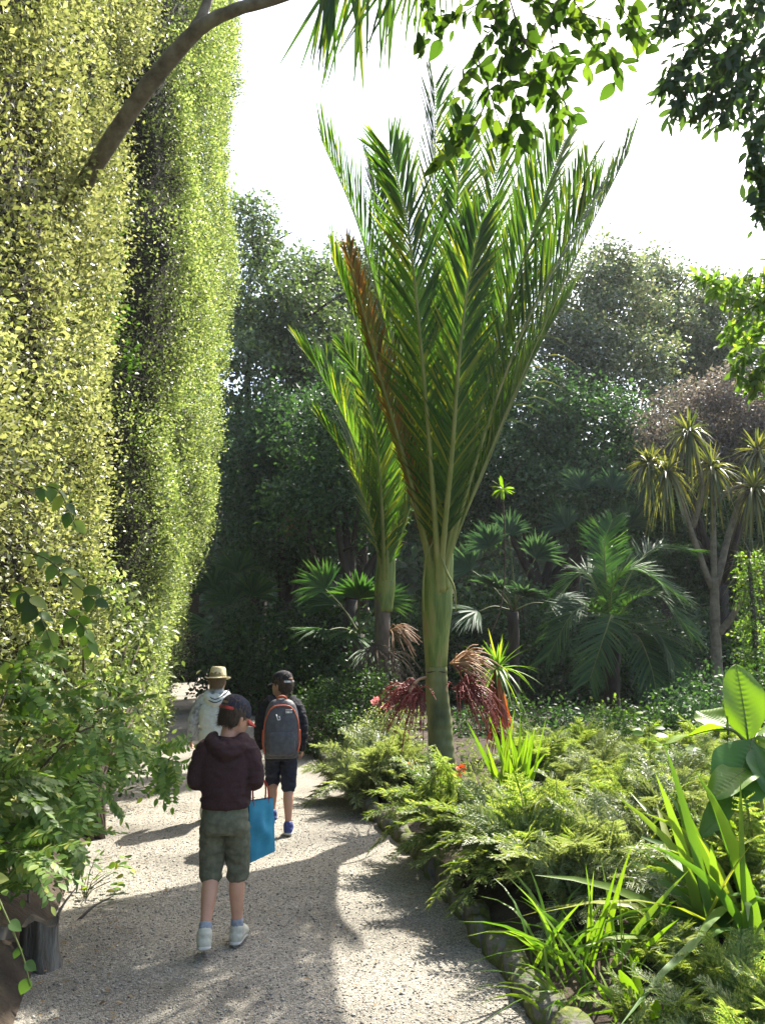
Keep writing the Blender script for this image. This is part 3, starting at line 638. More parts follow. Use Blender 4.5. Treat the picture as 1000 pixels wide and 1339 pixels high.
# ================================================================== feather palms
def frond(parent, path, axis_dir, nl, Lmax, W, t0=.16, a0=42, a1=20, vee=.45, mat=None, droop=.05, rach=.03, seed=0, both=True, name='frond', jit=.06, lprof=None, up=.0):
    """path: control points of the rachis; axis_dir: the side the upper face looks to"""
    r = np.random.default_rng(seed)
    sp = spline(path, 40); tg = nrm(np.gradient(sp, axis=0))
    g = Geo(); tube(g, sp, spl([rach * 1.5, rach, rach * .75, rach * .5, rach * .3, rach * .15], 40), 7, ell=.7, up=axis_dir)
    fr = put(name, g, M_rachis, parent, smooth=True)
    t = np.linspace(t0, .995, nl) ; idx = t * 39; i0 = np.minimum(idx.astype(int), 38); fq = (idx - i0)[:, None]
    P_ = sp[i0] * (1 - fq) + sp[i0 + 1] * fq; T_ = nrm(tg[i0] * (1 - fq) + tg[i0 + 1] * fq)
    n = np.broadcast_to(np.asarray(axis_dir, float), T_.shape); n = nrm(n - (n * T_).sum(-1, keepdims=True) * T_)
    s = np.cross(T_, n)
    ang = np.radians(a0 + (a1 - a0) * (t - t0) / (1 - t0))
    u = (t - t0) / (1 - t0)
    ln = Lmax * np.clip(np.minimum(.45 + u * 2.2, 1.0), 0, 1) * (1 - .40 * np.clip((u - .55) / .45, 0, 1) ** 1.4)
    g = Geo()
    for sg in ((-1, 1) if both else (1,)):
        an = ang + r.normal(size=nl) * jit
        d = T_ * np.cos(an)[:, None] + (s * sg * math.cos(vee) + n * math.sin(vee)) * np.sin(an)[:, None] + r.normal(size=(nl, 3)) * jit * .5 + A(0, 0, up)
        blades(g, P_ + s * sg * rach * .3, d, n + s * sg * -.4, ln * r.uniform(.88, 1.08, nl), W * r.uniform(.8, 1.15, nl), droop * r.uniform(0, 2, nl), prof=lprof or (.5, 1, .9, .6, .05), fold=.35)
    put('leaflets', g, mat or M_nikau, fr, kind='stuff')
    return fr
def tassel(parent, base, d, n, L, mat, seed, name='flower_tassel', spread=.55, droop=.7, bead=True, th=.006):
    r = np.random.default_rng(seed); g = Geo(); d = nrm(d)
    for q in range(n):
        dd = nrm(d + r.normal(size=3) * spread); l = L * r.uniform(.6, 1.1)
        b = base + d * r.uniform(0, .12)
        p = spline([b, b + dd * l * .5 + A(0, 0, -droop * l * .12), b + dd * l * .85 + A(0, 0, -droop * l * .6)], 7)
        tube(g, p, spl([th, th * .5], 7), 4, cap=False)
        if bead:
            k = 9; tt = r.uniform(.25, 1, k); pp = np.array([p[min(6, int(x * 6))] for x in tt]) + r.normal(size=(k, 3)) * .008
            scatter(g, oct_v, oct_f, pp, r.normal(size=(k, 3)), r.normal(size=(k, 3)), np.full(k, .0085))
    return put(name, g, mat, parent)

PO = 1.6
B = A(*at(577, 1015, 9.7 - PO)); B[2] = .28
np1 = thing('feather_palm', 'tall feather palm with upright shuttlecock crown and smooth green trunk', 'palm', B)
def rel(px, py, Y): return at(px, py, Y - PO) - B
def ring_mat():
    m, nt, N, L, out = nodes('ringed_palm_trunk')
    tc = N.new('ShaderNodeTexCoord'); nz = N.new('ShaderNodeTexNoise'); nz.inputs['Scale'].default_value = 3; nz.inputs['Detail'].default_value = 6
    mp = N.new('ShaderNodeMapping'); mp.inputs['Scale'].default_value = (2, 2, .7); L.new(tc.outputs['Object'], mp.inputs[0]); L.new(mp.outputs[0], nz.inputs['Vector'])
    sx = N.new('ShaderNodeSeparateXYZ'); L.new(tc.outputs['Object'], sx.inputs[0])
    r1 = ramp(N, [(.03, .045, .018), (.10, .12, .035), (.19, .20, .06), (.12, .16, .04)], [.3, .45, .58, .72]); L.new(nz.outputs[0], r1.inputs[0])
    # old lichen-dark base: a growth zone of the trunk, about the lowest third
    mr = N.new('ShaderNodeMapRange'); mr.inputs[1].default_value = .12; mr.inputs[2].default_value = .55; L.new(sx.outputs[2], mr.inputs[0])
    n2 = N.new('ShaderNodeTexNoise'); n2.inputs['Scale'].default_value = 9; L.new(tc.outputs['Object'], n2.inputs['Vector'])
    r2 = ramp(N, [(.03, .042, .02), (.07, .085, .035), (.12, .135, .055)], [.35, .5, .65]); L.new(n2.outputs[0], r2.inputs[0])
    mx = N.new('ShaderNodeMix'); mx.data_type = 'RGBA'; L.new(mr.outputs[0], mx.inputs[0]); L.new(r2.outputs[0], mx.inputs[6]); L.new(r1.outputs[0], mx.inputs[7])
    b = N.new('ShaderNodeBsdfPrincipled'); b.inputs['Roughness'].default_value = .6; L.new(mx.outputs[2], b.inputs['Base Color'])
    w = N.new('ShaderNodeTexWave'); w.bands_direction = 'Z'; w.inputs['Scale'].default_value = 3.2; w.inputs['Distortion'].default_value = 2; L.new(tc.outputs['Object'], w.inputs['Vector'])
    bp = N.new('ShaderNodeBump'); bp.inputs['Strength'].default_value = .25; bp.inputs['Distance'].default_value = .02; L.new(w.outputs[0], bp.inputs['Height']); L.new(bp.outputs[0], b.inputs['Normal'])
    L.new(b.outputs[0], out.inputs[0]); return m
M_ring = ring_mat()
M_shaft = noise_mat('palm_crownshaft', [(.07, .11, .025), (.14, .19, .04), (.20, .23, .06), (.24, .17, .07)], 3.5, .5, .35, 18, stretch=(4, 4, .5), pos=[.34, .48, .57, .66])
g = Geo()
tr = spline([rel(578, 1030, 9.7), rel(577, 1000, 9.7), rel(575, 950, 9.7), rel(571, 905, 9.7), rel(570, 868, 9.7)], 40)
rad = spl([.155, .128, .114, .106, .1], 40); rad = rad * (1 + .035 * (np.sin(np.arange(40) * 1.9) > .8))
tube(g, tr, rad, 20); put('trunk', g, M_ring, np1, smooth=True)
g = Geo(); sh = spline([rel(570, 872, 9.7), rel(570, 862, 9.7), rel(570, 830, 9.7), rel(571, 795, 9.7), rel(572, 760, 9.7), rel(574, 730, 9.7), rel(576, 695, 9.7)], 36)
tube(g, sh, spl([.101, .106, .124, .147, .147, .137, .11], 36), 22); put('crownshaft', g, M_shaft, np1, smooth=True)
g = Geo(); rc = rel(570, 878, 9.7); a_ = np.linspace(0, 2 * PI, 30); tube(g, np.stack([rc[0] + .1 * np.cos(a_), rc[1] + .1 * np.sin(a_), rc[2] + .006 * np.sin(3 * a_)], -1), .005 + .003 * np.sin(5 * a_), 6, cap=False); put('ring_scar', g, M_barkd, np1, smooth=True)
# split sheath edges wrapping the shaft
for q, (pts, rr) in enumerate([([(596, 800, 9.55), (594, 770, 9.5), (584, 748, 9.48), (575, 722, 9.5)], .012), ([(553, 742, 9.53), (560, 720, 9.5), (572, 700, 9.53)], .01), ([(554, 800, 9.55), (553, 770, 9.54), (556, 735, 9.55)], .009)]):
    g = Geo(); tube(g, spline([rel(*p) for p in pts], 14), spl([rr * .4, rr, rr * .5], 14), 6); put('sheath_edge', g, M_rachis, np1, smooth=True)
Y0 = 9.7
FR = [  # control points (px, py, Y), leaflet length, which way the upper face looks, material
    ([(566, 735, 9.62), (548, 600, 9.55), (512, 460, 9.5), (470, 300, 9.4), (420, 182, 9.3)], .85, (1, .15, .3), None),
    ([(572, 735, 9.52), (562, 590, 9.25), (548, 430, 9.0), (532, 290, 8.85), (508, 195, 8.75)], .80, (.15, 1, .1), None),
    ([(584, 725, 9.55), (622, 560, 9.35), (662, 410, 9.2), (702, 285, 9.1), (738, 182, 9.0)], .85, (-.6, .8, .2), None),
    ([(590, 720, 9.65), (640, 590, 9.6), (700, 450, 9.6), (765, 310, 9.6), (822, 198, 9.6)], .9, (-1, .1, .3), None),
    ([(574, 735, 9.85), (572, 590, 10.0), (570, 400, 10.2), (569, 240, 10.4), (568, 108, 10.6)], .95, (.5, -.9, .1), None),
    ([(580, 730, 9.85), (596, 580, 10.1), (618, 420, 10.4), (640, 290, 10.7), (655, 175, 10.9)], .95, (-.3, -1, .1), None),
    ([(568, 735, 9.8), (545, 600, 10.0), (520, 440, 10.3), (500, 310, 10.5), (486, 215, 10.7)], .8, (.6, -.8, .2), None),
    ([(586, 725, 9.8), (620, 590, 10.0), (668, 440, 10.3), (720, 310, 10.5), (770, 215, 10.6)], .9, (-.7, -.7, .2), None),
    ([(563, 738, 9.6), (540, 640, 9.5), (505, 520, 9.4), (478, 420, 9.35), (452, 322, 9.3)], .42, (.8, .8, .2), 'dead'),
    ([(578, 725, 9.5), (590, 600, 9.2), (600, 470, 9.0), (612, 370, 8.9), (628, 290, 8.8)], .75, (-.1, 1, .1), None),
    ([(576, 730, 9.75), (585, 560, 9.8), (592, 390, 9.8), (598, 260, 9.85), (604, 150, 9.9)], .8, (0, 1, 0), None),
    ([(584, 728, 9.75), (612, 580, 9.8), (645, 430, 9.9), (682, 300, 10), (705, 205, 10.1)], .85, (-.8, .4, .2), None),
    ([(588, 722, 9.55), (632, 570, 9.4), (680, 440, 9.3), (735, 330, 9.25), (782, 248, 9.2)], .8, (-.8, .6, .2), None),
    ([(560, 738, 9.62), (536, 640, 9.6), (500, 530, 9.6), (468, 430, 9.6), (432, 330, 9.6)], .7, (1, .1, .3), None),
    ([(588, 720, 9.7), (630, 620, 9.75), (672, 520, 9.8), (712, 440, 9.9), (745, 385, 10)], .55, (-1, -.2, .3), None),
]
for q, (pts, Lm, ax, dead) in enumerate(FR):
    path = [rel(*p) for p in pts]
    path = [A(path[0][0] * .6, path[0][1] * .6, path[0][2] - .35)] + path
    frond(np1, path, A(*ax), 120, Lm * .93, .025, t0=.25, a0=42, a1=25, vee=.42, mat=M_nikau_dead if dead else None, droop=.05 if not dead else .12, rach=.03, seed=100 + q, up=.14, jit=.09)
# loose hanging leaflets on the right flank
g = Geo(); r = np.random.default_rng(9)
for px, py in [(690, 480), (700, 500), (715, 465), (672, 530), (735, 405), (660, 550), (690, 520), (706, 440)]:
    b = rel(px, py, 9.6); blades(g, b[None], A(.5 + r.random() * .4, 0, .2)[None], A(0, -1, .3), .35, .02, .7, fold=.3)
put('stray_leaflets', g, M_cord, np1, kind='stuff')
tassel(np1, rel(556, 905, 9.6), A(-.75, -.45, .05), 75, .48, M_redfl, 1, 'fruit_tassel', .5, .8)
tassel(np1, rel(590, 900, 9.6), A(.75, -.45, .05), 80, .5, M_redfl, 2, 'fruit_tassel', .48, .85)
tassel(np1, rel(588, 868, 9.7), A(.85, -.2, .25), 55, .45, M_tanfl, 3, 'flower_tassel', .42, .5, bead=False, th=.0075)
g = Geo(); tube(g, spline([rel(560, 885, 9.68), rel(545, 890, 9.55), rel(535, 905, 9.45)], 6), .014, 6); put('fruit_stalk', g, M_tanfl, np1)

B2 = A(*at(499, 960, 13.5)); B2[2] = .03
np2 = thing('feather_palm', 'smaller feather palm leaning fronds left with brown skirted trunk', 'palm', B2)
def rel2(px, py, Y): return at(px, py, Y) - B2
g = Geo(); tube(g, spline([rel2(498, 975, 13.5), rel2(499, 900, 13.5), rel2(500, 810, 13.5), rel2(503, 760, 13.5)], 30), spl([.14, .12, .12, .16], 30), 16, wob=.03); put('trunk', g, M_bark, np2, smooth=True)
g = Geo(); tube(g, spline([rel2(502, 800, 13.5), rel2(503, 765, 13.5), rel2(505, 730, 13.5), rel2(507, 695, 13.5)], 20), spl([.135, .165, .15, .10], 20), 16); put('crownshaft', g, M_shaft, np2, smooth=True)
F2 = [([(498, 740, 13.4), (490, 660, 13.3), (460, 570, 13.2), (425, 500, 13.1), (394, 455, 13)], .8, (1, .2, .3)),
      ([(502, 735, 13.3), (499, 660, 13.1), (492, 580, 12.95), (476, 510, 12.85), (452, 455, 12.8)], .75, (.5, .9, .1)),
      ([(506, 735, 13.3), (502, 620, 13.1), (498, 540, 12.95), (494, 460, 12.9)], .7, (.1, 1, .1)),
      ([(510, 735, 13.5), (528, 690, 13.5), (548, 620, 13.5), (575, 530, 13.6)], .75, (-1, .1, .3)),
      ([(508, 735, 13.7), (520, 640, 13.9), (530, 550, 14.1), (540, 470, 14.3)], .75, (-.3, -1, .1)),
      ([(500, 738, 13.7), (480, 660, 13.9), (460, 580, 14.1), (440, 510, 14.3), (425, 465, 14.4)], .7, (.6, -.8, .2)),
      ([(498, 742, 13.4), (475, 650, 13.3), (440, 580, 13.2), (415, 545, 13.2)], .55, (1, .3, .5))]
for q, (pts, Lm, ax) in enumerate(F2):
    path = [rel2(*p) for p in pts]; path = [A(path[0][0] * .6, path[0][1] * .6, path[0][2] - .3)] + path
    frond(np2, path, A(*ax), 70, Lm, .036, t0=.24, a0=40, a1=18, vee=.42, rach=.034, seed=200 + q)
tassel(np2, rel2(508, 825, 13.35), A(.7, -.5, .0), 60, .5, M_tanfl, 4, 'flower_tassel', .5, .6, bead=False, th=.009)
tassel(np2, rel2(492, 840, 13.4), A(-.3, -.6, -.6), 60, .75, M_twig, 5, 'dead_skirt', .5, .7, bead=False, th=.006)
tassel(np2, rel2(508, 850, 13.4), A(.3, -.6, -.6), 50, .7, M_twig, 6, 'dead_skirt', .5, .7, bead=False, th=.006)

# ------------------------------------------------------------------ fan palms
def fan_leaf(parent, base, tip, R, facing, mat, seed, spread=2.4, nb=34, droop=.25):
    r = np.random.default_rng(seed); base = np.asarray(base); tip = np.asarray(tip)
    g = Geo(); tube(g, spline([base, (base + tip) / 2 + A(0, 0, .08), tip], 10), spl([.016, .009], 10), 6)
    lf = put('fan_leaf', g, M_stem, parent, smooth=True)
    d = nrm(tip - base); n = nrm(np.asarray(facing, float)); n = nrm(n - d * (n @ d)); s = np.cross(d, n)
    a = np.linspace(-spread / 2, spread / 2, nb) * 1.0
    D = d[None] * np.cos(a)[:, None] + s[None] * np.sin(a)[:, None] + n[None] * .12 * np.abs(np.sin(a * 8))[:, None] + r.normal(size=(nb, 3)) * .03
    g = Geo(); blades(g, np.repeat(tip[None], nb, 0), D, n, R * (1 - .25 * (np.abs(a) / (spread / 2)) ** 2) * r.uniform(.92, 1.05, nb), R * .085, droop * r.uniform(.5, 1.6, nb), prof=(.25, .8, 1, .75, .4, .05), fold=.5)
    put('blades', g, mat, lf, kind='stuff')
def fan_palm(label, base_px, Y, trunk_top, leaves, mat, seed, R=.62, tr=.09, group=None):
    b = at(base_px, 900, Y); b[2] = .02
    t = thing('fan_palm', label, 'palm', b, group=group)
    top = at(base_px, trunk_top, Y) - b
    g = Geo(); tube(g, spline([A(0, 0, -.1), top * .5 + A(.03, .02, 0), top], 12), spl([tr * 1.15, tr, tr * 1.2], 12), 12, wob=.08); put('trunk', g, M_barkd, t)
    r = np.random.default_rng(seed)
    for q, (px, py, dy, face) in enumerate(leaves):
        c = at(px, py, Y + dy) - b; fan_leaf(t, top + r.normal(size=3) * .04, c, R * r.uniform(.85, 1.1), face, mat, seed * 20 + q)
    return t
fan_palm('fan palm with one glowing upright fan in front of the smaller feather palm', 468, 14.6, 830, [(470, 782, -.5, (0, -1, .15)), (425, 770, -.2, (-.2, -.8, .6)), (425, 825, -.7, (-.3, -.5, .9)), (455, 830, -.8, (.2, -.5, .9)), (500, 790, .1, (.3, -.6, .7)), (440, 790, .4, (0, -.9, .4)), (480, 850, -.6, (.3, -.4, .9))], M_fan, 1, .75)
fan_palm('bluish fan palm in the shade right of the tall feather palm', 670, 15.5, 800, [(640, 715, -.2, (0, -1, .2)), (665, 700, .1, (.1, -.9, .3)), (700, 730, -.2, (.2, -.8, .5)), (650, 770, -.6, (-.2, -.6, .8)), (685, 780, -.7, (.2, -.6, .8)), (720, 790, -.3, (.4, -.6, .7)), (615, 745, .2, (-.3, -.8, .4)), (625, 800, -.3, (-.4, -.5, .8))], M_fanblue, 2, .75)
fan_palm('dark fan palm half hidden at the end of the path', 310, 19, 830, [(300, 790, 0, (0, -1, .3)), (280, 770, .2, (-.2, -.8, .5)), (330, 780, 0, (.2, -.8, .5)), (275, 820, -.4, (-.3, -.6, .8)), (345, 815, -.4, (.3, -.6, .8)), (310, 750, .3, (0, -1, .2))], M_fan, 3, .9)
fan_palm('dark fan palm deep under the right hand trees', 790, 18.5, 760, [(760, 640, .1, (0, -1, .2)), (800, 640, .1, (.1, -.9, .3)), (740, 690, -.2, (-.2, -.8, .5)), (820, 690, -.2, (.2, -.8, .5)), (780, 710, -.4, (0, -.6, .8)), (835, 660, .2, (.4, -.8, .4))], M_fanblue, 4, .85)

# arching feather palm in the shade on the right
b = at(800, 900, 14.2); b[2] = .03
ap = thing('arching_palm', 'low dark palm with long arching feather fronds under the cabbage tree', 'palm', b)
g = Geo(); tube(g, spline([A(0, 0, -.1), A(0, 0, .7), A(.02, 0, 1.5)], 8), spl([.15, .12, .15], 8), 12, wob=.1); put('trunk', g, M_barkd, ap)
for q, pts in enumerate([[(800, 840, 14.2), (800, 770, 14.0), (830, 745, 13.8), (890, 780, 13.5)], [(800, 840, 14.2), (820, 790, 13.9), (860, 780, 13.6), (905, 830, 13.4)], [(800, 840, 14.2), (820, 815, 13.8), (860, 830, 13.5), (890, 890, 13.3)],
                         [(800, 840, 14.2), (780, 770, 14.2), (760, 750, 14.3), (720, 790, 14.3)], [(800, 840, 14.2), (780, 800, 14), (750, 800, 13.8), (715, 860, 13.6)], [(800, 840, 14.2), (792, 760, 14.1), (790, 710, 14.1), (800, 680, 14.2)], [(800, 840, 14.2), (800, 805, 13.7), (790, 830, 13.3), (770, 890, 13)], [(800, 840, 14.2), (815, 770, 14.4), (850, 720, 14.6), (900, 720, 14.7)], [(800, 840, 14.2), (830, 830, 13.8), (850, 870, 13.4), (860, 920, 13.2)]]):
    frond(ap, [at(*p) - b for p in pts], A(0, -.2, 1), 60, .62, .032, t0=.15, a0=62, a1=35, vee=.3, mat=M_fan, droop=.22, rach=.018, seed=300 + q)

# ------------------------------------------------------------------ cabbage tree
b = at(935, 850, 16.5); b[2] = .02
M_ctbark = noise_mat('cabbage_tree_bark', [(.10, .085, .055), (.2, .17, .11), (.28, .25, .17)], 7, .85, .5, 30)
ct = thing('cabbage_tree', 'cabbage tree with forked grey trunks and spiky leaf heads', 'tree', b)
def r3(px, py, Y): return at(px, py, Y) - b
g = Geo()
tube(g, spline([A(0, 0, -.15), r3(935, 830, 16.5), r3(933, 755, 16.5)], 14), spl([.125, .095, .085], 14), 12, wob=.04)
put('trunk', g, M_ctbark, ct, smooth=True)
g = Geo(); tube(g, spline([r3(930, 770, 16.5), r3(905, 700, 16.4), r3(888, 650, 16.3), r3(873, 612, 16.2)], 16), spl([.06, .052, .042, .034], 16), 10, wob=.04); put('branch', g, M_ctbark, ct, smooth=True)
g = Geo(); tube(g, spline([r3(933, 765, 16.5), r3(932, 700, 16.5), r3(932, 655, 16.5), r3(931, 615, 16.4)], 16), spl([.065, .056, .047, .037], 16), 10, wob=.04); put('branch', g, M_ctbark, ct, smooth=True)
g = Geo(); tube(g, spline([r3(936, 765, 16.5), r3(955, 690, 16.6), r3(975, 630, 16.7), r3(990, 580, 16.8)], 16), spl([.07, .06, .05, .04], 16), 10, wob=.04); put('branch', g, M_ctbark, ct, smooth=True)
g = Geo(); tube(g, spline([r3(905, 690, 16.4), r3(915, 655, 16.3), r3(916, 620, 16.2), r3(900, 560, 16.1)], 16), spl([.06, .05, .045, .035], 16), 9, wob=.04); put('branch', g, M_ctbark, ct, smooth=True)
g = Geo(); tube(g, spline([r3(938, 830, 16.5), r3(960, 800, 16.3), r3(978, 760, 16.1), r3(985, 735, 16.0)], 16), spl([.07, .06, .05, .045], 16), 9, wob=.04); put('branch', g, M_ctbark, ct, smooth=True)
g = Geo(); tube(g, spline([r3(932, 660, 16.5), r3(955, 640, 16.3), r3(985, 632, 16.2)], 12), spl([.05, .04, .03], 12), 8, wob=.04); put('branch', g, M_ctbark, ct, smooth=True)
def head(parent, c, R, n, seed, mat=None, W=.062, name='leaf_head', up=.15, droop=.3):
    r = np.random.default_rng(seed); d = nrm(r.normal(size=(n, 3)) + A(0, 0, up)); 
    g = Geo(); blades(g, np.repeat(np.asarray(c)[None], n, 0) + d * .04, d, A(0, 0, 1) + r.normal(size=(n, 3)) * .1, R * r.uniform(.75, 1.1, n), W, droop * (1.2 - d[:, 2]) * r.uniform(.6, 1.4, n), prof=(.5, .95, 1, .8, .5, .05), fold=.3)
    return put(name, g, mat or M_cord, parent)
for q, (px, py, Y, R) in enumerate([(872, 618, 16.2, .8), (900, 566, 16.1, .72), (930, 612, 16.4, .8), (990, 590, 16.8, .8), (985, 640, 16.2, .75), (985, 738, 16.0, .8), (848, 606, 16.4, .65), (1020, 610, 16.5, .8)]):
    head(ct, r3(px, py, Y), R * .78, 105, 400 + q, W=.044, droop=.6)
# column of creeper at the right edge
b = at(988, 880, 12.8); b[2] = 0
cc = thing('creeper_column', 'slim trunk wrapped in fresh green creeper beside the cabbage tree', 'creeper', b)
g = Geo(); tube(g, [A(0, 0, -.1), A(.02, 0, 1.5), A(0, 0, 2.9)], [.05, .045, .03], 8); put('trunk', g, M_barkd, cc)
g = Geo(); crown(g, [(A(0, 0, .5 + .35 * q), A(.2 - .01 * q, .2, .3)) for q in range(7)], 900, .055, 61, .08, .4); put('foliage', g, M_pinnate, cc, kind='stuff')

# slender sapling with a yellow rosette
b = at(640, 930, 11.8); b[2] = .05
sp_ = thing('slender_sapling', 'tall thin stem topped by a small yellow leaf rosette', 'sapling', b)
g = Geo(); tube(g, spline([A(0, 0, -.05), at(632, 870, 11.8) - b, at(655, 790, 11.8) - b, at(660, 720, 11.8) - b, at(657, 645, 11.8) - b], 30), spl([.014, .012, .01, .009], 30), 6); put('stem', g, M_twig, sp_)
c = at(657, 640, 11.8) - b; r = np.random.default_rng(3); n = 26; d = nrm(r.normal(size=(n, 3)) + A(0, 0, .2)); ylf = leaf_mesh('leaf', M_bright, wmax=.13, tip=.8, peak=.6, bend=.25)
for q in range(n): inst('leaf', ylf, sp_, mat_from(c + d[q] * .01, d[q], A(0, 0, 1) + r.normal(size=3) * .2, r.uniform(.13, .2)))
# dragon tree with red skirt
b = at(656, 985, 10.2); b[2] = .1
dt = thing('dragon_tree', 'small spiky rosette tree with rust red dead leaf skirt', 'tree', b)
c = at(650, 875, 10.2) - b
g = Geo(); tube(g, spline([A(0, 0, -.15), c * .5 + A(.02, 0, 0), c], 10), spl([.06, .05, .05], 10), 10, wob=.05); put('trunk', g, M_barkd, dt)
r = np.random.default_rng(8); n = 52; d = nrm(r.normal(size=(n, 3)) * A(1, 1, .6) + A(0, 0, .45))
g = Geo(); blades(g, np.repeat(c[None], n, 0), d, A(0, 0, 1), r.uniform(.38, .6, n), .035, .55 * r.uniform(.3, 1.5, n) * (1.1 - d[:, 2]), prof=(.5, .9, 1, .8, .5, .05), fold=.3); put('leaf_rosette', g, M_strap, dt)
M_redskirt = leaf_mat('red_dead_leaf', [(.10, .02, .01), (.25, .045, .015), (.40, .10, .02), (.3, .16, .05)], .3, .5, .3, (1.5, .8, .4))
n = 70; a = r.uniform(0, 2 * PI, n); z = r.uniform(.35, .98, n)
bs = c[None] * z[:, None] + np.stack([np.cos(a), np.sin(a), 0 * a], -1) * .05
g = Geo(); blades(g, bs, np.stack([np.cos(a) * .4, np.sin(a) * .4, -1 + 0 * a], -1), np.stack([np.cos(a), np.sin(a), .2 + 0 * a], -1), r.uniform(.25, .48, n), .035, .1, fold=.3); put('dead_leaf_skirt', g, M_redskirt, dt)
# dried frond hanging from the dark tree
b = at(379, 655, 19)
dfn = thing('dead_frond', 'pale dried leaf tuft hanging against the dark trees', 'dead leaf', b)
n = 60; d = nrm(r.normal(size=(n, 3)) * A(.22, .22, .1) + A(0, 0, -1)); g = Geo(); blades(g, np.repeat(A(0, 0, -.25)[None], n, 0), d, A(0, -1, 0), r.uniform(.4, .75, n), .018, .0, fold=0); put('dry_blades', g, M_dry, dfn)
g = Geo(); tube(g, spline([A(0, 0, .6), A(.02, 0, .2), A(0, 0, -.3)], 6), .02, 6); put('stalk', g, M_bark, dfn)
# ================================================================== fern bed
def fern_frond_mesh(L, seed, mat, npn=21, wid=.30, bend=.35, fine=12):
    r = np.random.default_rng(seed); g = Geo()
    s = np.linspace(0, 1, 16); rp = np.stack([.03 * np.sin(3 * s + seed), s * L * (1 - .12 * s), .10 * L * np.sin(s * PI) - bend * L * s * s], -1)
    tube(g, rp, spl([.003, .001], 16), 4, cap=False)
    tg = nrm(np.gradient(rp, axis=0))
    pos, dd, nn, ss = [], [], [], []
    for q in range(npn):
        k = .2 + .78 * q / npn; i = k * 15; i0 = int(i); c = rp[i0] * (1 - i + i0) + rp[min(i0 + 1, 15)] * (i - i0); t = tg[i0]
        n = nrm(np.cross(A(1, 0, 0), t)); ln = wid * L * (1.15 - k) ** .75 * (1 if k > .3 else .8) * 1.1
        for sd in (-1, 1):
            pd = nrm(A(sd, 0, 0) + t * .45 + n * (r.normal() * .25 + .15) + A(0, 0, -.12))
            m = max(3, int(fine * (1.15 - .7 * k)))
            for j in range(m):
                w = (j + .6) / m; b = c + pd * ln * w + A(0, 0, -.08 * ln * w * w)
                sl = ln * .26 * (1.1 - w) + .006
                for s2 in (-1, 1):
                    pos.append(b); dd.append(t * s2 * .9 + pd * .55 + r.normal(size=3) * .14); nn.append(n + r.normal(size=3) * .3); ss.append(sl * r.uniform(.8, 1.2))
            pos.append(c); dd.append(pd); nn.append(n); ss.append(ln * 1.02)
    ss = np.array(ss); sc = np.stack([ss * .75, ss, ss], -1)
    big = ss > wid * L * .3
    sc[big, 0] = .012
    scatter(g, *L_DIA, np.array(pos), np.array(dd), np.array(nn), sc)
    m_ = g.mesh('frond'); m_.materials.append(mat); return m_
fm = [fern_frond_mesh(.62, q, M_fern, bend=.15 + .17 * (q % 4), fine=12) for q in range(6)]
fp = [fern_frond_mesh(.62, q + 10, M_fernp, bend=.15 + .17 * (q % 4), fine=12) for q in range(5)]
def fern(x, y, z, n, sc, meshes, label, group, seed, lean=(0, 0), name='fern'):
    r = np.random.default_rng(seed)
    t = thing(name, label, 'fern', (x, y, z), group=group)
    for q in range(n):
        a = 2 * PI * q / n + r.uniform(-.3, .3); el = r.uniform(.3, 1.45)
        d = A(math.cos(a) * math.cos(el) + lean[0], math.sin(a) * math.cos(el) + lean[1], math.sin(el))
        inst('frond', meshes[r.integers(len(meshes))], t, mat_from(A(r.normal() * .03, r.normal() * .03, 0), d, A(-d[0] * .3, -d[1] * .3, 1) + r.normal(size=3) * .35, sc * r.uniform(.6, 1.2)))
    return t
GF = 'ferns filling the sunny bed'
LF = 'feathery sunlit yellow green fern in the middle of the bed'
LE = 'feathery fern spilling over the mossy edging stones onto the gravel'
LP_ = 'paler whitish green fern within the sunny bed'
LB = 'low yellow green fern at the back of the bed before the dark shrubs'
r = np.random.default_rng(77); cnt = 0
spots = []
for y in np.arange(4.5, 10.6, .36):
    x = right_edge(y) + .24
    while x < (min(1.4 + .32 * y, .62 * y - .15) if y < 8.6 else .5 * y):
        spots.append((x + r.uniform(-.1, .1), y + r.uniform(-.12, .12))); x += r.uniform(.30, .40)
for x, y in spots:
    u = (y - 4.5) / 4
    if y > 6.7 and x < 1.15 + .1 * (y - 6.7): continue
    if (x - 1.72) ** 2 + (y - 4.2) ** 2 < .3 or (x - 1.02) ** 2 + (y - 4.2) ** 2 < .06: continue
    if abs(x / y - .157) < .05 and 6.2 < y < 8.3: continue
    if (x - .85) ** 2 / .25 ** 2 + (y - 4.3) ** 2 / .5 ** 2 < 1: continue
    pale = r.random() < .35
    fern(x, y, .16 + r.uniform(0, .16), int(r.integers(15, 19)), r.uniform(.72, 1.05) * (1.0 if y < 6.3 else .75), fp if pale else fm, *((LE, 'ferns leaning over the stone edging') if x < right_edge(y) + .45 else (LP_, 'pale ferns in the sunny bed') if pale else (LB, 'ferns at the back of the sunny bed') if y > 7.5 else (LF, GF)), 500 + cnt, lean=(-.4 if x < right_edge(y) + .45 else r.normal() * .15, -.15 + r.normal() * .15)); cnt += 1
# pale fern bush at the foot of the tall palm
for q, (px, py, Y, s) in enumerate([(470, 1045, 8.4, 1.0), (500, 1048, 8.4, 1.1), (530, 1045, 8.6, 1.0), (485, 1030, 8.9, 1.15), (520, 1030, 9.0, 1.15), (455, 1030, 8.9, .9)]):
    c = at(px, py, Y); fern(float(c[0]), Y, .12, 15, s, fp, 'pale lacy fern in the bush at the foot of the tall palm', 'pale ferns at the foot of the tall palm', 600 + q, lean=(-.1, -.2))
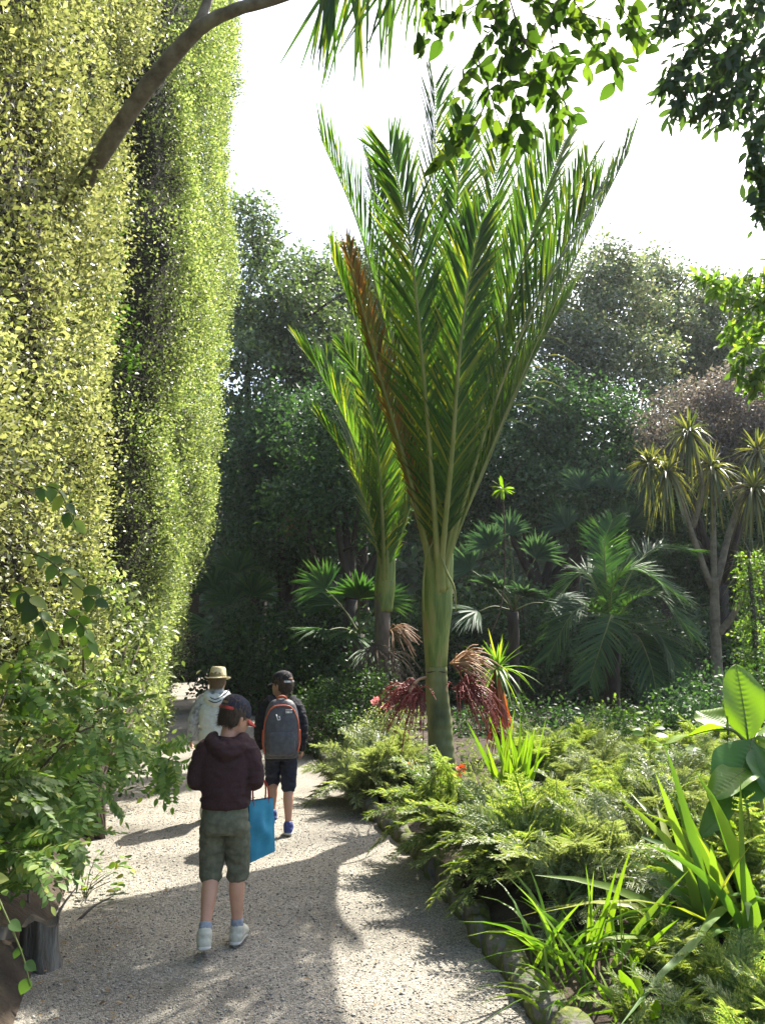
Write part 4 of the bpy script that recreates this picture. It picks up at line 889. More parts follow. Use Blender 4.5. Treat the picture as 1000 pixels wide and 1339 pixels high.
# near ferns at the lower right
for q, (x, y, s) in enumerate([(1.75, 3.45, .75), (1.42, 3.25, .75), (2.05, 3.7, .8), (1.4, 3.6, .6), (1.62, 2.95, .75), (1.2, 3.0, .6), (2.1, 3.3, .8), (1.85, 2.7, .8), (1.28, 3.85, .5), (1.5, 3.9, .6), (1.12, 3.35, .5), (1.3, 4.05, .5), (.98, 3.55, .4), (.95, 3.2, .45)]):
    fern(x, y, .1, 14, s, fm, 'fresh green fern in front of the strap leaved clump', 'ferns in front of the strap leaves', 640 + q)

# ------------------------------------------------------------------ sword leaf clump, grasses, strap leaves
def clump(name, label, cat, pos, n, L, W, mat, seed, spread=.5, droop=.2, base=.06, prof=(.6, .95, 1, .8, .45, .04), fold=.3, lean=(0, 0), leafname='leaf'):
    r = np.random.default_rng(seed); t = thing(name, label, cat, pos)
    for q in range(n):
        d = nrm(A(r.normal() * spread + lean[0], r.normal() * spread + lean[1], 1)); b = A(r.normal() * base, r.normal() * base, -.02)
        g = Geo(); fc = nrm(A(r.normal(), r.normal() - .8, .2)); l = L * r.uniform(.6, 1.1)
        out = A(d[0], d[1], -.5 * np.linalg.norm(d[:2])); out = out / max(.1, np.linalg.norm(out))
        blades(g, b[None], d[None], fc, l, W * r.uniform(.75, 1.15), droop * r.uniform(.2, 1.8), prof=prof, fold=fold, gdir=out * .8 + A(0, 0, -.5))
        put(leafname, g, mat, t, smooth=True)
    return t
clump('sword_leaf_clump', 'upright bright green sword leaves beside the dragon tree', 'plant', tuple(grd(672, 1050, .1)), 30, .88, .055, M_bright, 1, .30, .05, .09, fold=.2)
clump('grass_clump', 'long narrow green blades arching beside the fern edge', 'grass clump', (.92, 4.25, .1), 42, .62, .022, M_grass, 2, .34, .5, .10, fold=.3)
clump('iris_clump', 'taller lit sword leaves standing in the arching grass clump', 'plant', (1.02, 4.1, .1), 9, .62, .036, M_bright, 3, .20, .1, .08, fold=.2)
clump('grass_tuft', 'small grass tuft drooping over the mossy edging', 'grass clump', (.78, 3.85, .08), 16, .4, .016, M_grass, 4, .5, .7, .04)
M_tongue = M_bright
clump('hart_tongue_fern', 'yellow green tongue leaved fern beside the mossy edging', 'fern', (1.08, 3.62, .08), 11, .36, .055, M_tongue, 5, .45, .25, .04, prof=(.35, .8, 1, 1, .85, .15), fold=.25)
clump('grass_tuft', 'pale grass tuft between the tongue leaved fern and the edging', 'grass clump', (.98, 3.75, .08), 22, .34, .016, M_bright, 44, .4, .5, .07)
clump('hart_tongue_fern', 'tongue leaved fern between the grass and the strap leaves', 'fern', (1.35, 4.3, .1), 9, .42, .07, M_strap, 6, .45, .25, .04, prof=(.35, .8, 1, 1, .85, .15), fold=.25)
WS = (.75, .95, 1, .98, .85, .55, .05)
clump('strap_leaf_plant', 'large clump of broad arching strap leaves', 'plant', (1.72, 4.3, .1), 52, 1.1, .056, M_strap, 7, .33, .55, .14, prof=WS, fold=.3, lean=(-.05, 0))
clump('strap_leaf_plant', 'broad leaved strap plant standing under the paddle leaves', 'plant', (2.02, 4.55, .1), 26, 1.05, .085, M_strap, 17, .36, .6, .12, prof=WS, fold=.3, lean=(-.1, -.1))
clump('strap_leaf_plant', 'yellowing strap leaved plant behind the large strap clump', 'plant', (1.9, 5.0, .1), 22, 1.0, .055, M_bright, 8, .36, .6, .08, prof=WS, fold=.3)
clump('strap_leaf_plant', 'low strap leaved plant with pale folded leaves among the ferns', 'plant', (1.62, 4.75, .1), 12, .6, .07, M_strap, 9, .6, .9, .06, prof=WS, fold=.3)

# ------------------------------------------------------------------ plant with big paddle leaves
b = A(*at(992, 1090, 5.0)); b[2] = .1
pd = thing('paddle_leaf_plant', 'plant with huge glowing paddle leaves on a thick stem', 'plant', b)
def big_leaf(base, tip, w, facing, mat, bend=.1, fold=.12, peak=.46, nv=70, tipp=.6):
    d = tip - base; Ln = np.linalg.norm(d); d = d / Ln; n = nrm(np.asarray(facing, float)); n = nrm(n - d * (n @ d)); x = np.cross(d, n)
    v = np.linspace(0, 1, nv); ww = np.where(v < peak, np.sin(v / peak * PI / 2) ** .75, np.cos(np.clip((v - peak) / (1 - peak), 0, 1) * PI / 2) ** tipp) * w / 2; ww[0] = .006; ww[-1] = .003
    us = np.linspace(-1, 1, 13); V = []
    for k, (a, q) in enumerate(zip(v, ww)):
        for u in us:
            rib = .0045 * math.sin((a - abs(u) * .16) * 95) * (1 - abs(u)) * (abs(u) > .05)
            z = fold * abs(u) * q - bend * Ln * (a * a - a * .3) * 1.0 + rib + .012 * math.sin(9 * a + 3 * u) * abs(u)
            V.append(base + d * a * Ln + x * u * q + n * z)
    m = 13; i = (np.arange(nv - 1)[:, None] * m + np.arange(m - 1)[None]).ravel()
    g = Geo(); g.add(V, np.stack([i, i + 1, i + m + 1, i + m], -1))
    lf = put('leaf', g, mat, pd, smooth=True)
    g = Geo(); c = [base + d * a * Ln + n * (-bend * Ln * (a * a - a * .3) - .002) for a in np.linspace(-.02, .98, 10)]; tube(g, c, spl([.006, .0015], 10), 5); put('midrib', g, M_stem, lf, smooth=True)
def rp_(px, py, Y): return at(px, py, Y) - b
big_leaf(rp_(978, 968, 5.0), rp_(964, 868, 5.05), .30, (.25, -1, .1), M_bright, .05)
big_leaf(rp_(945, 952, 4.95), rp_(862, 966, 4.75), .24, (-.1, .35, 1), M_bright, .12)
big_leaf(rp_(960, 955, 5.1), rp_(910, 926, 5.3), .22, (-.3, -.3, 1), M_bright, .12)
big_leaf(rp_(983, 968, 4.95), rp_(955, 1052, 4.7), .34, (-.2, -1, .45), M_paddleshade, .15)
big_leaf(rp_(985, 965, 5.0), rp_(1060, 955, 4.9), .3, (.2, -.4, 1), M_bright, .15)
big_leaf(rp_(990, 975, 4.95), rp_(1030, 1050, 4.7), .32, (.3, -.9, .5), M_paddleshade, .15)
big_leaf(rp_(988, 1000, 4.9), rp_(930, 1030, 4.6), .2, (-.3, -.6, .8), M_bright, .2)
big_leaf(rp_(985, 1020, 4.9), rp_(915, 1075, 4.5), .16, (-.3, -.5, .9), M_strap, .2)
big_leaf(rp_(990, 1010, 4.9), rp_(1025, 960, 5.2), .25, (.2, -1, .1), M_bright, .06)
big_leaf(rp_(952, 960, 4.98), rp_(948, 915, 5.02), .05, (.8, -.6, .1), M_bright, .05)
g = Geo(); tube(g, spline([A(0, 0, -.15), rp_(990, 1030, 5.0), rp_(984, 965, 5.0)], 10), spl([.028, .024, .016], 10), 10); put('stem', g, M_rachis, pd, smooth=True)
g = Geo(); tube(g, spline([rp_(984, 985, 5.0), rp_(962, 958, 4.97), rp_(944, 952, 4.95)], 8), .009, 8); put('leaf_stalk', g, M_stem, pd, smooth=True)
g = Geo(); tube(g, spline([rp_(975, 1085, 4.95), rp_(978, 1030, 4.97), rp_(982, 975, 5.0)], 8), .016, 8); put('stem', g, M_rachis, pd, smooth=True)

# saplings with pinnate bright leaves behind the fern bed
for px, py, Y, lb, mt in [(845, 1000, 9.0, 'young sapling with yellow lit leaves against the dark shrubs', M_bright), (900, 1005, 7.5, 'young sapling with toothed green leaves beside the paddle leaves', M_pinnate), (870, 1010, 8.2, 'young leafy sapling at the back edge of the fern bed', M_strap)]:
    b2 = at(px, py, Y); b2[2] = .1; t = thing('young_sapling', lb, 'sapling', b2); r = np.random.default_rng(int(px)); h = .75 if px == 845 else .55
    g = Geo(); top = A(.05, 0, h); tube(g, spline([A(0, 0, -.1), A(.03, 0, h * .5), top], 8), spl([.008, .004], 8), 6); put('stem', g, M_twig, t)
    lfm = leaf_mesh('leaf', mt, wmax=.3, tip=.8, bend=.2, peak=.4)
    for q in range(16 if px == 845 else 6):
        z = r.uniform(.45, 1) * h; a = r.uniform(0, 2 * PI); d = A(math.cos(a), math.sin(a), .15)
        if px == 845: inst('leaf', lfm, t, mat_from(A(.05 * z / h, 0, z) + d * .06, d, A(0, -.4, 1) + r.normal(size=3) * .3, r.uniform(.08, .14)))
        else: inst('leaf_spray', pin[r.integers(6)], t, mat_from(A(.05 * z / h, 0, z), d + A(0, 0, .3), A(0, -.2, 1) + r.normal(size=3) * .2, 1.25))
# orange and pink flowers
fl = leaf_sheet(1, .34, 5, .5, .1, -.2, .6)
def flowers(name, label, cat, pos, n, mat, size, seed, sp=(.18, .12), h=(.25, .4)):
    r = np.random.default_rng(seed); t = thing(name, label, cat, pos)
    for q in range(n):
        e = A(r.uniform(-1, 1) * sp[0], r.uniform(-1, 1) * sp[1], r.uniform(*h)); g = Geo(); tube(g, spline([e * A(.3, .3, 0), e * A(.7, .7, .6), e], 6), .003, 5); st_ = put('flower_stem', g, M_stem, t)
        g = Geo(); k = 16; d = nrm(r.normal(size=(k, 3)) + A(0, 0, .4)); scatter(g, fl[0], fl[1], np.repeat(e[None], k, 0) + d * .012, d, A(0, 0, 1) + r.normal(size=(k, 3)) * .3, size * r.uniform(.7, 1.2, k)); put('blossom', g, mat, st_)
    g = Geo(); m = 60; scatter(g, *L_OVAL, np.stack([r.uniform(-1, 1, m) * sp[0], r.uniform(-1, 1, m) * sp[1], r.uniform(.05, h[0], m)], -1), r.normal(size=(m, 3)) + A(0, 0, .4), A(0, 0, 1) + r.normal(size=(m, 3)) * .4, r.uniform(.04, .09, m)); put('foliage', g, M_shrub, t, kind='stuff')
o = at(570, 1060, 8.0); flowers('orange_flowers', 'cluster of small orange flowers at the foot of the tall palm', 'flowers', (o[0], 8.0, .08), 11, M_orange, .035, 1, (.26, .15), (.22, .38))
o = at(500, 930, 9.9); flowers('pink_flowers', 'pink flower heads above the feathery shrub by the palm', 'flowers', (o[0], 9.9, .1), 7, M_pink, .04, 2, (.1, .08), (.72, .82))
# ================================================================== branches overhead
def over_branch(name, label, stems, leaf_meshes, per, size, seed, rad=.008, droop=.9, facing=(0, -1, .3), side=.6, mat=M_twig, maxparts=300, stuffmat=M_over):
    r = np.random.default_rng(seed); o = at(*stems[0][0]); t = thing(name, label, 'branch', o); lv = []
    for st in stems:
        L_ = sum(math.hypot(st[i + 1][0] - st[i][0], st[i + 1][1] - st[i][1]) for i in range(len(st) - 1))
        n = max(6, int(L_ / 8)); sp = spline([at(*p) - o for p in st], n)
        g = Geo(); tube(g, sp, spl([rad, rad * .35], n), 6); put('twig', g, mat, t, smooth=True)
        for k in range(n):
            tg = nrm(sp[min(k + 1, n - 1)] - sp[max(k - 1, 0)])
            for c in range(per):
                if r.random() < .15: continue
                d = tg * .4 + nrm(r.normal(size=3)) * side + A(0, 0, -droop)
                lv.append((sp[k] + r.normal(size=3) * min(.03, .008 + .006 * per), d, A(*facing) + r.normal(size=3) * .6, size * r.uniform(.6, 1.2)))
    lv.sort(key=lambda q: -q[3])
    for q in lv[:maxparts]: inst('leaf', leaf_meshes[r.integers(len(leaf_meshes))], t, mat_from(*q))
    rest = lv[maxparts:]
    if rest:
        tv, tf = leaf_sheet(1, .2, 6); g = Geo()
        scatter(g, tv, tf, np.array([q[0] for q in rest]), np.array([q[1] for q in rest]), np.array([q[2] for q in rest]), np.array([q[3] for q in rest])); put('foliage', g, stuffmat, t, kind='stuff', smooth=True)
    return t
ol = [leaf_mesh('leaf', M_over, wmax=.22 + .03 * q, tip=.85, bend=.1 + .08 * q, peak=.38) for q in range(4)]
over_branch('overhanging_branch', 'leafy branch of pointed oval leaves hanging against the white sky', [
    [(700, -130, 3.7), (668, -40, 3.6), (652, 20, 3.6), (622, 70, 3.6), (602, 150, 3.6), (590, 195, 3.6)],
    [(660, -20, 3.6), (680, 40, 3.55), (705, 95, 3.5), (735, 130, 3.5), (745, 160, 3.5)],
    [(680, 40, 3.55), (665, 90, 3.5), (680, 140, 3.5), (690, 190, 3.5)],
    [(622, 70, 3.6), (640, 120, 3.6), (655, 165, 3.6), (672, 195, 3.6)],
    [(760, -110, 3.5), (745, -20, 3.4), (770, 30, 3.4), (800, 70, 3.4), (815, 95, 3.4)],
    [(745, -20, 3.4), (720, 20, 3.4), (725, 70, 3.4), (740, 105, 3.45)],
    [(800, -80, 3.3), (805, -10, 3.3), (825, 30, 3.3), (840, 55, 3.3)],
    [(560, -80, 3.9), (556, -20, 3.9), (560, 30, 3.9), (552, 60, 3.9)],
    [(668, -40, 3.6), (690, -5, 3.5), (720, 20, 3.4), (760, 40, 3.4)], [(668, -40, 3.6), (630, 0, 3.7), (600, 20, 3.75), (575, 40, 3.8)],
    [(705, 95, 3.5), (690, 110, 3.45), (660, 120, 3.4)], [(652, 20, 3.6), (690, 60, 3.55), (735, 75, 3.5), (765, 90, 3.5)], [(690, -5, 3.5), (740, 10, 3.5), (790, 25, 3.4), (830, 20, 3.4)], [(640, 120, 3.6), (620, 165, 3.55), (585, 200, 3.5), (575, 215, 3.5)], [(700, 30, 3.6), (680, 80, 3.6), (720, 130, 3.6), (725, 165, 3.6)], [(640, 10, 3.5), (660, 60, 3.5), (650, 110, 3.5)], [(530, -60, 4.0), (545, -10, 4.0), (565, 20, 4.0)]
    ], ol, 2, .09, 1, rad=.0045, droop=.55, side=.85)
pl = [leaf_mesh('leaf', M_pitt, wmax=.13 + .02 * q, tip=.6, bend=.1, peak=.62) for q in range(3)]
over_branch('overhanging_branch', 'dense branch of spoon shaped leaves drooping in the upper right corner', [
    [(1080, -120, 5.2), (1000, -20, 5.0), (940, 40, 4.9), (890, 80, 4.9), (868, 120, 4.9)], [(1000, -20, 5.0), (960, 70, 4.9), (930, 120, 4.9), (912, 150, 4.9)],
    [(1060, 0, 5.1), (1000, 60, 5.0), (965, 110, 4.9), (945, 160, 4.9)], [(1080, 40, 5.1), (1020, 120, 5.0), (990, 170, 5.0), (985, 230, 5.0)], [(1060, 120, 5.1), (1015, 190, 5.0), (995, 240, 5.0), (998, 290, 5.0)],
    [(940, 40, 4.9), (900, 20, 4.8), (875, 30, 4.8), (862, 40, 4.8)], [(1000, -20, 5.0), (930, -10, 4.9), (890, 0, 4.8), (865, 5, 4.8)], [(960, 70, 4.9), (920, 90, 4.8), (895, 120, 4.8), (885, 145, 4.8)], [(1020, 0, 5.2), (980, 40, 5.2), (950, 80, 5.2), (930, 100, 5.2)], [(1030, 60, 5.3), (990, 100, 5.3), (970, 150, 5.3)]], pl, 11, .098, 2, rad=.006, droop=.45, side=.9, stuffmat=M_pitt)
pl = [leaf_mesh('leaf', M_pinnate, wmax=.13 + .02 * q, tip=.6, bend=.1, peak=.62) for q in range(3)]  # brighter leaf colour carries the sunlight on this branch
over_branch('overhanging_branch', 'sunlit spoon leaved branch reaching in at the right above the dome tree', [
    [(1100, 360, 6.0), (1020, 380, 5.8), (960, 385, 5.7), (930, 370, 5.7)], [(1040, 380, 5.9), (1000, 420, 5.8), (970, 460, 5.8), (965, 490, 5.8)], [(1060, 400, 5.9), (1010, 450, 5.8), (990, 490, 5.8), (985, 515, 5.8)], [(1020, 380, 5.8), (985, 400, 5.8), (960, 425, 5.8), (950, 440, 5.8)], [(1060, 370, 6), (1010, 370, 5.9), (975, 375, 5.9)], [(1040, 350, 6), (980, 365, 5.9), (940, 372, 5.8), (915, 362, 5.8)], [(1030, 470, 5.9), (1000, 480, 5.8), (985, 500, 5.8)], [(1050, 390, 5.9), (1000, 395, 5.8), (955, 400, 5.8)], [(1070, 420, 6.1), (1020, 420, 6), (990, 430, 6), (975, 450, 6)]], pl, 11, .095, 3, rad=.006, droop=.3, side=.9, facing=(0, -.6, .8), stuffmat=M_pinnate)
# palm frond hanging in from above
o = at(560, -90, 4.6); hp = thing('hanging_palm_frond', 'fringe of narrow palm leaflets hanging from above into the white sky', 'palm frond', o)
g = Geo(); pth = spline([at(650, -170, 4.7) - o, at(600, -90, 4.6) - o, at(530, -50, 4.5) - o, at(460, -30, 4.45) - o, at(420, -12, 4.4) - o], 40); tube(g, pth, spl([.018, .006], 40), 7); put('rachis', g, M_rachis, hp, smooth=True)
r = np.random.default_rng(12); n = 56; k = r.integers(8, 39, n)
for q in range(n):
    d = A(-.16 + r.normal() * .2, r.normal() * .12, -1); g = Geo(); f_ = float(k[q]) / 39
    blades(g, pth[k[q]][None], d[None], A(r.normal() * .4, -1, 0), (.52 + .22 * (1 - abs(f_ - .6) * 2)) * r.uniform(.75, 1.15), .022, .05, prof=(.5, 1, .95, .7, .4, .04), fold=.35); put('leaflet', g, M_nikau, hp)
# ================================================================== people
def remesh(geo, voxel, smooth_it, name, wrinkle=0.0, wscale=18, wz=1.0, seed=0):
    me = geo.mesh('tmp'); ob = bpy.data.objects.new('tmp', me); COL.objects.link(ob)
    m = ob.modifiers.new('r', 'REMESH'); m.mode = 'VOXEL'; m.voxel_size = voxel; m.use_smooth_shade = True
    if smooth_it:
        s = ob.modifiers.new('s', 'SMOOTH'); s.factor = .5; s.iterations = smooth_it
    dg = bpy.context.evaluated_depsgraph_get()
    out = bpy.data.meshes.new_from_object(ob.evaluated_get(dg)); out.name = name
    bpy.data.objects.remove(ob); bpy.data.meshes.remove(me)
    if wrinkle:
        n = len(out.vertices); co = np.zeros(n * 3, np.float32); out.vertices.foreach_get('co', co); co = co.reshape(-1, 3)
        no = np.zeros(n * 3, np.float32); out.vertices.foreach_get('normal', no); no = no.reshape(-1, 3)
        h = np.array([noise.fractal(Vector((c[0] * wscale + seed, c[1] * wscale, c[2] * wscale * wz)), 1.0, 2.0, 3) for c in co])
        co = co + no * (np.abs(h) * -1 + .5)[:, None] * wrinkle
        out.vertices.foreach_set('co', co.astype(np.float32).ravel()); out.update()
    out.polygons.foreach_set('use_smooth', np.ones(len(out.polygons), bool))
    return out
def limb(geo, pts, radii, ell=1.0, up=None, seg=14, n=20):
    p = spline(pts, n); r = spl(radii, n)
    t0 = nrm(p[0] - p[1]); t1 = nrm(p[-1] - p[-2])
    q = np.concatenate([[p[0] + t0 * r[0] * .6, p[0] + t0 * r[0] * .4], p, [p[-1] + t1 * r[-1] * .4, p[-1] + t1 * r[-1] * .6]])
    rr = np.concatenate([[r[0] * .25, r[0] * .75], r, [r[-1] * .75, r[-1] * .25]])
    return tube(geo, q, rr, seg, ell=ell, up=up)
def loft(geo, rings, n=26, seg=24, power=1.0):
    R = spline(np.array(rings, float), n); a = np.arange(seg) * 2 * PI / seg
    ca, sa = np.cos(a), np.sin(a)
    ca = np.sign(ca) * np.abs(ca) ** power; sa = np.sign(sa) * np.abs(sa) ** power
    V = np.stack([R[:, 0:1] + R[:, 3:4] * ca[None], R[:, 1:2] + R[:, 4:5] * sa[None], np.repeat(R[:, 2:3], seg, 1)], -1)
    i = np.arange(n - 1)[:, None] * seg; j = np.arange(seg)[None]; j2 = (j + 1) % seg
    b = geo.n; geo.add(V.reshape(-1, 3), np.stack([i + j, i + j2, i + seg + j2, i + seg + j], -1).reshape(-1, 4))
    for k, fl_ in ((0, 1), (n - 1, 0)):
        ci = geo.n; geo.v.append(V[k].mean(0)[None]); geo.n += 1; ring = b + k * seg + np.arange(seg); nx = np.roll(ring, -1)
        geo.f.append(np.stack([nx, ring, np.full(seg, ci)], -1) if fl_ else np.stack([ring, nx, np.full(seg, ci)], -1))
    return geo
def ellip(geo, c, rx, ry, rz):
    zs = np.linspace(-1, 1, 9); return loft(geo, [(c[0], c[1], c[2] + rz * z, rx * math.sqrt(max(1 - z * z, .003)), ry * math.sqrt(max(1 - z * z, .003))) for z in zs], 14, 14)
def xf(geo, M):
    Mn = np.array(M); geo.v = [v @ Mn[:3, :3].T + Mn[:3, 3] for v in geo.v]; return geo
def cloth(name, cols, scale=30, rough=.85, bump=.25):
    return noise_mat(name, cols, scale, rough, bump, 220, spec=.2, bdist=.004)
M_skin = noise_mat('skin', [(.42, .22, .14), (.50, .28, .18)], 12, .5, .08, 90, spec=.4)
M_hairb = noise_mat('hair_brown', [(.03, .02, .012), (.085, .055, .03)], 30, .55, .6, 90, stretch=(4, 4, .6))
M_hairf = noise_mat('hair_fair', [(.16, .10, .05), (.26, .18, .09)], 30, .55, .6, 90, stretch=(4, 4, .6))
M_maroon = cloth('maroon_marl', [(.027, .013, .014), (.036, .018, .019), (.048, .024, .026)], 120)
M_olive = cloth('olive_cotton', [(.07, .075, .05), (.10, .105, .07), (.14, .14, .095)], 25)
M_black = cloth('black_cotton', [(.012, .012, .014), (.022, .022, .026)], 30)
M_navy = cloth('navy_cotton', [(.012, .014, .024), (.025, .028, .042)], 30)
M_grey = cloth('grey_nylon', [(.06, .06, .064), (.10, .10, .105)], 30, .55)
M_white = cloth('white_fleece', [(.46, .50, .47), (.58, .61, .57)], 30)
M_greysl = cloth('grey_patterned_sleeve', [(.12, .13, .13), (.34, .36, .36), (.45, .47, .46)], 22)
M_orangec = cloth('orange_trim', [(.42, .09, .04), (.52, .13, .065)], 30, .6)
M_redc = cloth('red_brim', [(.38, .04, .035), (.5, .07, .055)], 30, .6)
M_blueb = cloth('blue_bag_cloth', [(.025, .17, .26), (.035, .22, .32)], 14, .6)
M_blued = cloth('dark_blue_bag_cloth', [(.03, .12, .24), (.045, .16, .29)], 14, .6)
M_shoew = cloth('white_shoe', [(.38, .37, .29), (.52, .50, .41)], 25, .6)
M_shoeb = cloth('blue_shoe', [(.03, .04, .14), (.06, .08, .22)], 25, .6)
M_sole = cloth('shoe_sole', [(.35, .34, .3), (.5, .49, .44)], 25, .7)
M_sock = cloth('grey_sock', [(.18, .20, .23), (.3, .32, .35)], 40)
M_straw = noise_mat('straw', [(.50, .42, .22), (.64, .56, .33), (.7, .63, .4)], 60, .75, .5, 180, stretch=(1, 1, 2))
M_band = cloth('hat_band', [(.16, .15, .07), (.22, .2, .1)], 30)
M_eye = noise_mat('eye', [(.02, .02, .02), (.03, .03, .03)], 5, .2, 0)
M_lip = noise_mat('lip', [(.35, .12, .10), (.4, .15, .12)], 5, .5, 0)
M_wtrim = cloth('white_trim', [(.6, .6, .58), (.7, .7, .68)], 30, .6)

def hand(geo, wrist, d, n, s=1.0, curl=.5, side=1):
    d = nrm(d); n = nrm(np.asarray(n) - d * (np.asarray(n) @ d)); x = np.cross(d, n) * side
    limb(geo, [wrist - d * .01, wrist + d * .03 * s, wrist + d * .065 * s], [.019 * s, .027 * s, .026 * s], ell=.55, up=n, n=8)
    for q, (o, l) in enumerate([(-.024, .056), (-.008, .064), (.008, .06), (.023, .046)]):
        b = wrist + d * .06 * s + x * o * s; c = curl * (1 + .1 * q)
        p1 = b + d * l * .4 * s + n * l * .15 * c * s; p2 = p1 + d * l * .3 * (1 - .5 * c) * s + n * l * .4 * c * s; p3 = p2 + d * l * .2 * (1 - 1.3 * c) * s + n * l * .35 * c * s
        limb(geo, [b, p1, p2, p3], [.0085 * s, .008 * s, .0075 * s, .0065 * s], n=9, seg=8)
    b = wrist + d * .018 * s - x * .022 * s; limb(geo, [b, b + d * .022 * s - x * .018 * s + n * .008 * s, b + d * .045 * s - x * .02 * s + n * .02 * s], [.011 * s, .0095 * s, .0075 * s], n=8, seg=8)

def person(label, loc, rz, J, c):
    """J: joints in local metres, facing +Y; c: clothing choices"""
    t = thing('person', label, 'person', loc, rz)
    sc_ = c.get('scale', 1.0); t.scale = (sc_ * .93, sc_ * .96, sc_)
    J = {k: A(*v) for k, v in J.items()}
    Hm = Matrix.Translation(Vector(J['neck'])) @ Matrix.Rotation(c['head_yaw'], 4, 'Z') @ Matrix.Rotation(c['head_pitch'], 4, 'X') @ Matrix.Rotation(c.get('head_roll', 0), 4, 'Y')
    g = Geo()
    # head and face
    h = Geo()
    loft(h, [(0, .040, -.022, .022, .024), (0, .034, -.008, .042, .05), (0, .02, .03, .058, .076), (0, .01, .075, .069, .09), (0, 0, .125, .073, .097), (0, -.006, .165, .066, .088), (0, -.01, .196, .045, .062), (0, -.01, .208, .014, .02)], 30, 24)
    limb(h, [A(0, .094, .10), A(0, .106, .082), A(0, .108, .07)], [.009, .012, .012], n=6, seg=8)
    for s in (-1, 1):
        limb(h, [A(s * .073, -.005, .105), A(s * .080, -.012, .09), A(s * .075, -.004, .062)], [.011, .016, .009], ell=.5, up=A(1, 0, 0), n=7, seg=8)
    ellip(h, (0, .088, .118), .045, .018, .012); ellip(h, (0, .085, .012), .02, .018, .014)
    xf(h, Hm); g.v += h.v; g.f += [f + g.n for f in h.f]; g.n += h.n
    limb(g, [J['neck'] - A(0, .02, .07), J['neck'] - A(0, .008, 0), np.array(Hm @ Vector((0, 0, .05)))], [.055, .047, .05], n=8)
    # trunk
    pv, nk = J['pelvis'], J['neck']; ch = J['chest']
    loft(g, [(pv[0], pv[1], pv[2] - .08, .09, .07), (pv[0], pv[1], pv[2], .118, .085), (*(pv * .55 + ch * .45)[:2], (pv * .55 + ch * .45)[2], .108, .078), (*ch[:2], ch[2], .128, .088), (*(ch * .3 + nk * .7)[:2], (ch * .3 + nk * .7)[2], .095, .06), (nk[0], nk[1] - .01, nk[2] - .03, .055, .05)], 26, 24)
    for s in 'LR':
        sh, el, wr = J['sh' + s], J['el' + s], J['wr' + s]
        limb(g, [sh, (sh + el) / 2, el], [.036, .036, .032]); limb(g, [el, (el * .6 + wr * .4), wr], [.034, .033, .022])
        hand(g, wr, J['hd' + s] - wr, c['palm' + s], .9, c.get('curl', .5), 1 if s == 'R' else -1)
        hp_, kn, an, to = J['hp' + s], J['kn' + s], J['an' + s], J['to' + s]
        limb(g, [hp_, (hp_ + kn) / 2, kn], [.066, .056, .045]); fw = nrm(to - an) * A(1, 1, 0)
        limb(g, [kn, kn * .68 + an * .32 - fw * .015, kn * .3 + an * .7 - fw * .004, an], [.045, .047, .034, .028])
        limb(g, [an - fw * .02, an * .5 + to * .5, to], [.032, .034, .026], n=8)
    put('body', remesh(g, .0068, 2, 'body'), M_skin, t)
    # eyes and mouth
    for s in (-1, 1):
        e = Geo(); ellip(e, (s * .029, .0885, .1), .011, .008, .008); put('eye', xf(e, Hm), M_eye, t, smooth=True)
    e = Geo(); ellip(e, (0, .0885, .036), .02, .008, .006); put('mouth', xf(e, Hm), M_lip, t, smooth=True)
    # hair
    e = Geo(); loft(e, [(0, -.04, .035, .045, .045), (0, -.034, .055, .066, .060), (0, -.02, .09, .0755, .083), (0, -.012, .13, .08, .096), (0, -.014, .17, .072, .092), (0, -.014, .2, .05, .066), (0, -.014, .216, .015, .02)], 28, 28)
    put('hair', remesh(xf(e, Hm), .006, 1, 'hair', .010, 60, .25, 3), c['hair'], t)
    # loose strands over the hair
    rr_ = np.random.default_rng(int(abs(loc[0]) * 1000)); n_ = 1500
    a_ = rr_.uniform(-PI * .98, -.02 * PI, n_); zz = rr_.uniform(.035, .15, n_)
    rx = np.interp(zz, [.03, .06, .09, .13, .17], [.05, .067, .0765, .080, .074]); ry = np.interp(zz, [.03, .06, .09, .13, .17], [.05, .064, .085, .097, .094]); cyy = np.interp(zz, [.03, .06, .09], [-.038, -.03, -.018])
    b_ = np.stack([rx * np.cos(a_), cyy + ry * np.sin(a_), zz], -1); o_ = np.stack([np.cos(a_), np.sin(a_), 0 * a_], -1)
    e = Geo(); blades(e, b_ - o_ * .003, o_ * .22 + A(0, 0, -1) + rr_.normal(size=(n_, 3)) * .25, o_, rr_.uniform(.018, .042, n_), .0028, -.1, prof=(1, .8, .1)); put('hair_strands', xf(e, Hm), c['hair'], t, kind='stuff')
    # top
    tp = Geo(); bg = c.get('bag', 1.0); hem = c['hem']
    mid = pv * .5 + ch * .5
    loft(tp, [(pv[0], pv[1], hem, .128 * bg, .100 * bg), (pv[0], pv[1], hem + .035, .138 * bg, .108 * bg), (mid[0], mid[1] - .008, mid[2], .142 * bg, .108 * bg), (ch[0], ch[1] - .004, ch[2], .15 * bg, .110 * bg), (*(ch * .45 + nk * .55)[:2], (ch * .45 + nk * .55)[2], .138 * bg, .092 * bg), (nk[0], nk[1] - .018, nk[2] - .045, .085, .072), (nk[0], nk[1] - .015, nk[2] - .012, .058, .056)], 34, 28, .9)
    lsl = {}
    for s in 'LR':
        sh, el, wr = J['sh' + s], J['el' + s], J['wr' + s]; sg = A(1 if s == 'R' else -1, 0, 0)
        tgt = tp if not c.get('sleeve') else Geo()
        limb(tgt, [sh - sg * .03 + A(0, 0, -.012), sh * .55 + el * .45, el], [.066 * bg, .056 * bg, .050 * bg]); limb(tgt, [el, el * .5 + wr * .5, wr], [.050 * bg, .046, .034])
        lsl[s] = tgt
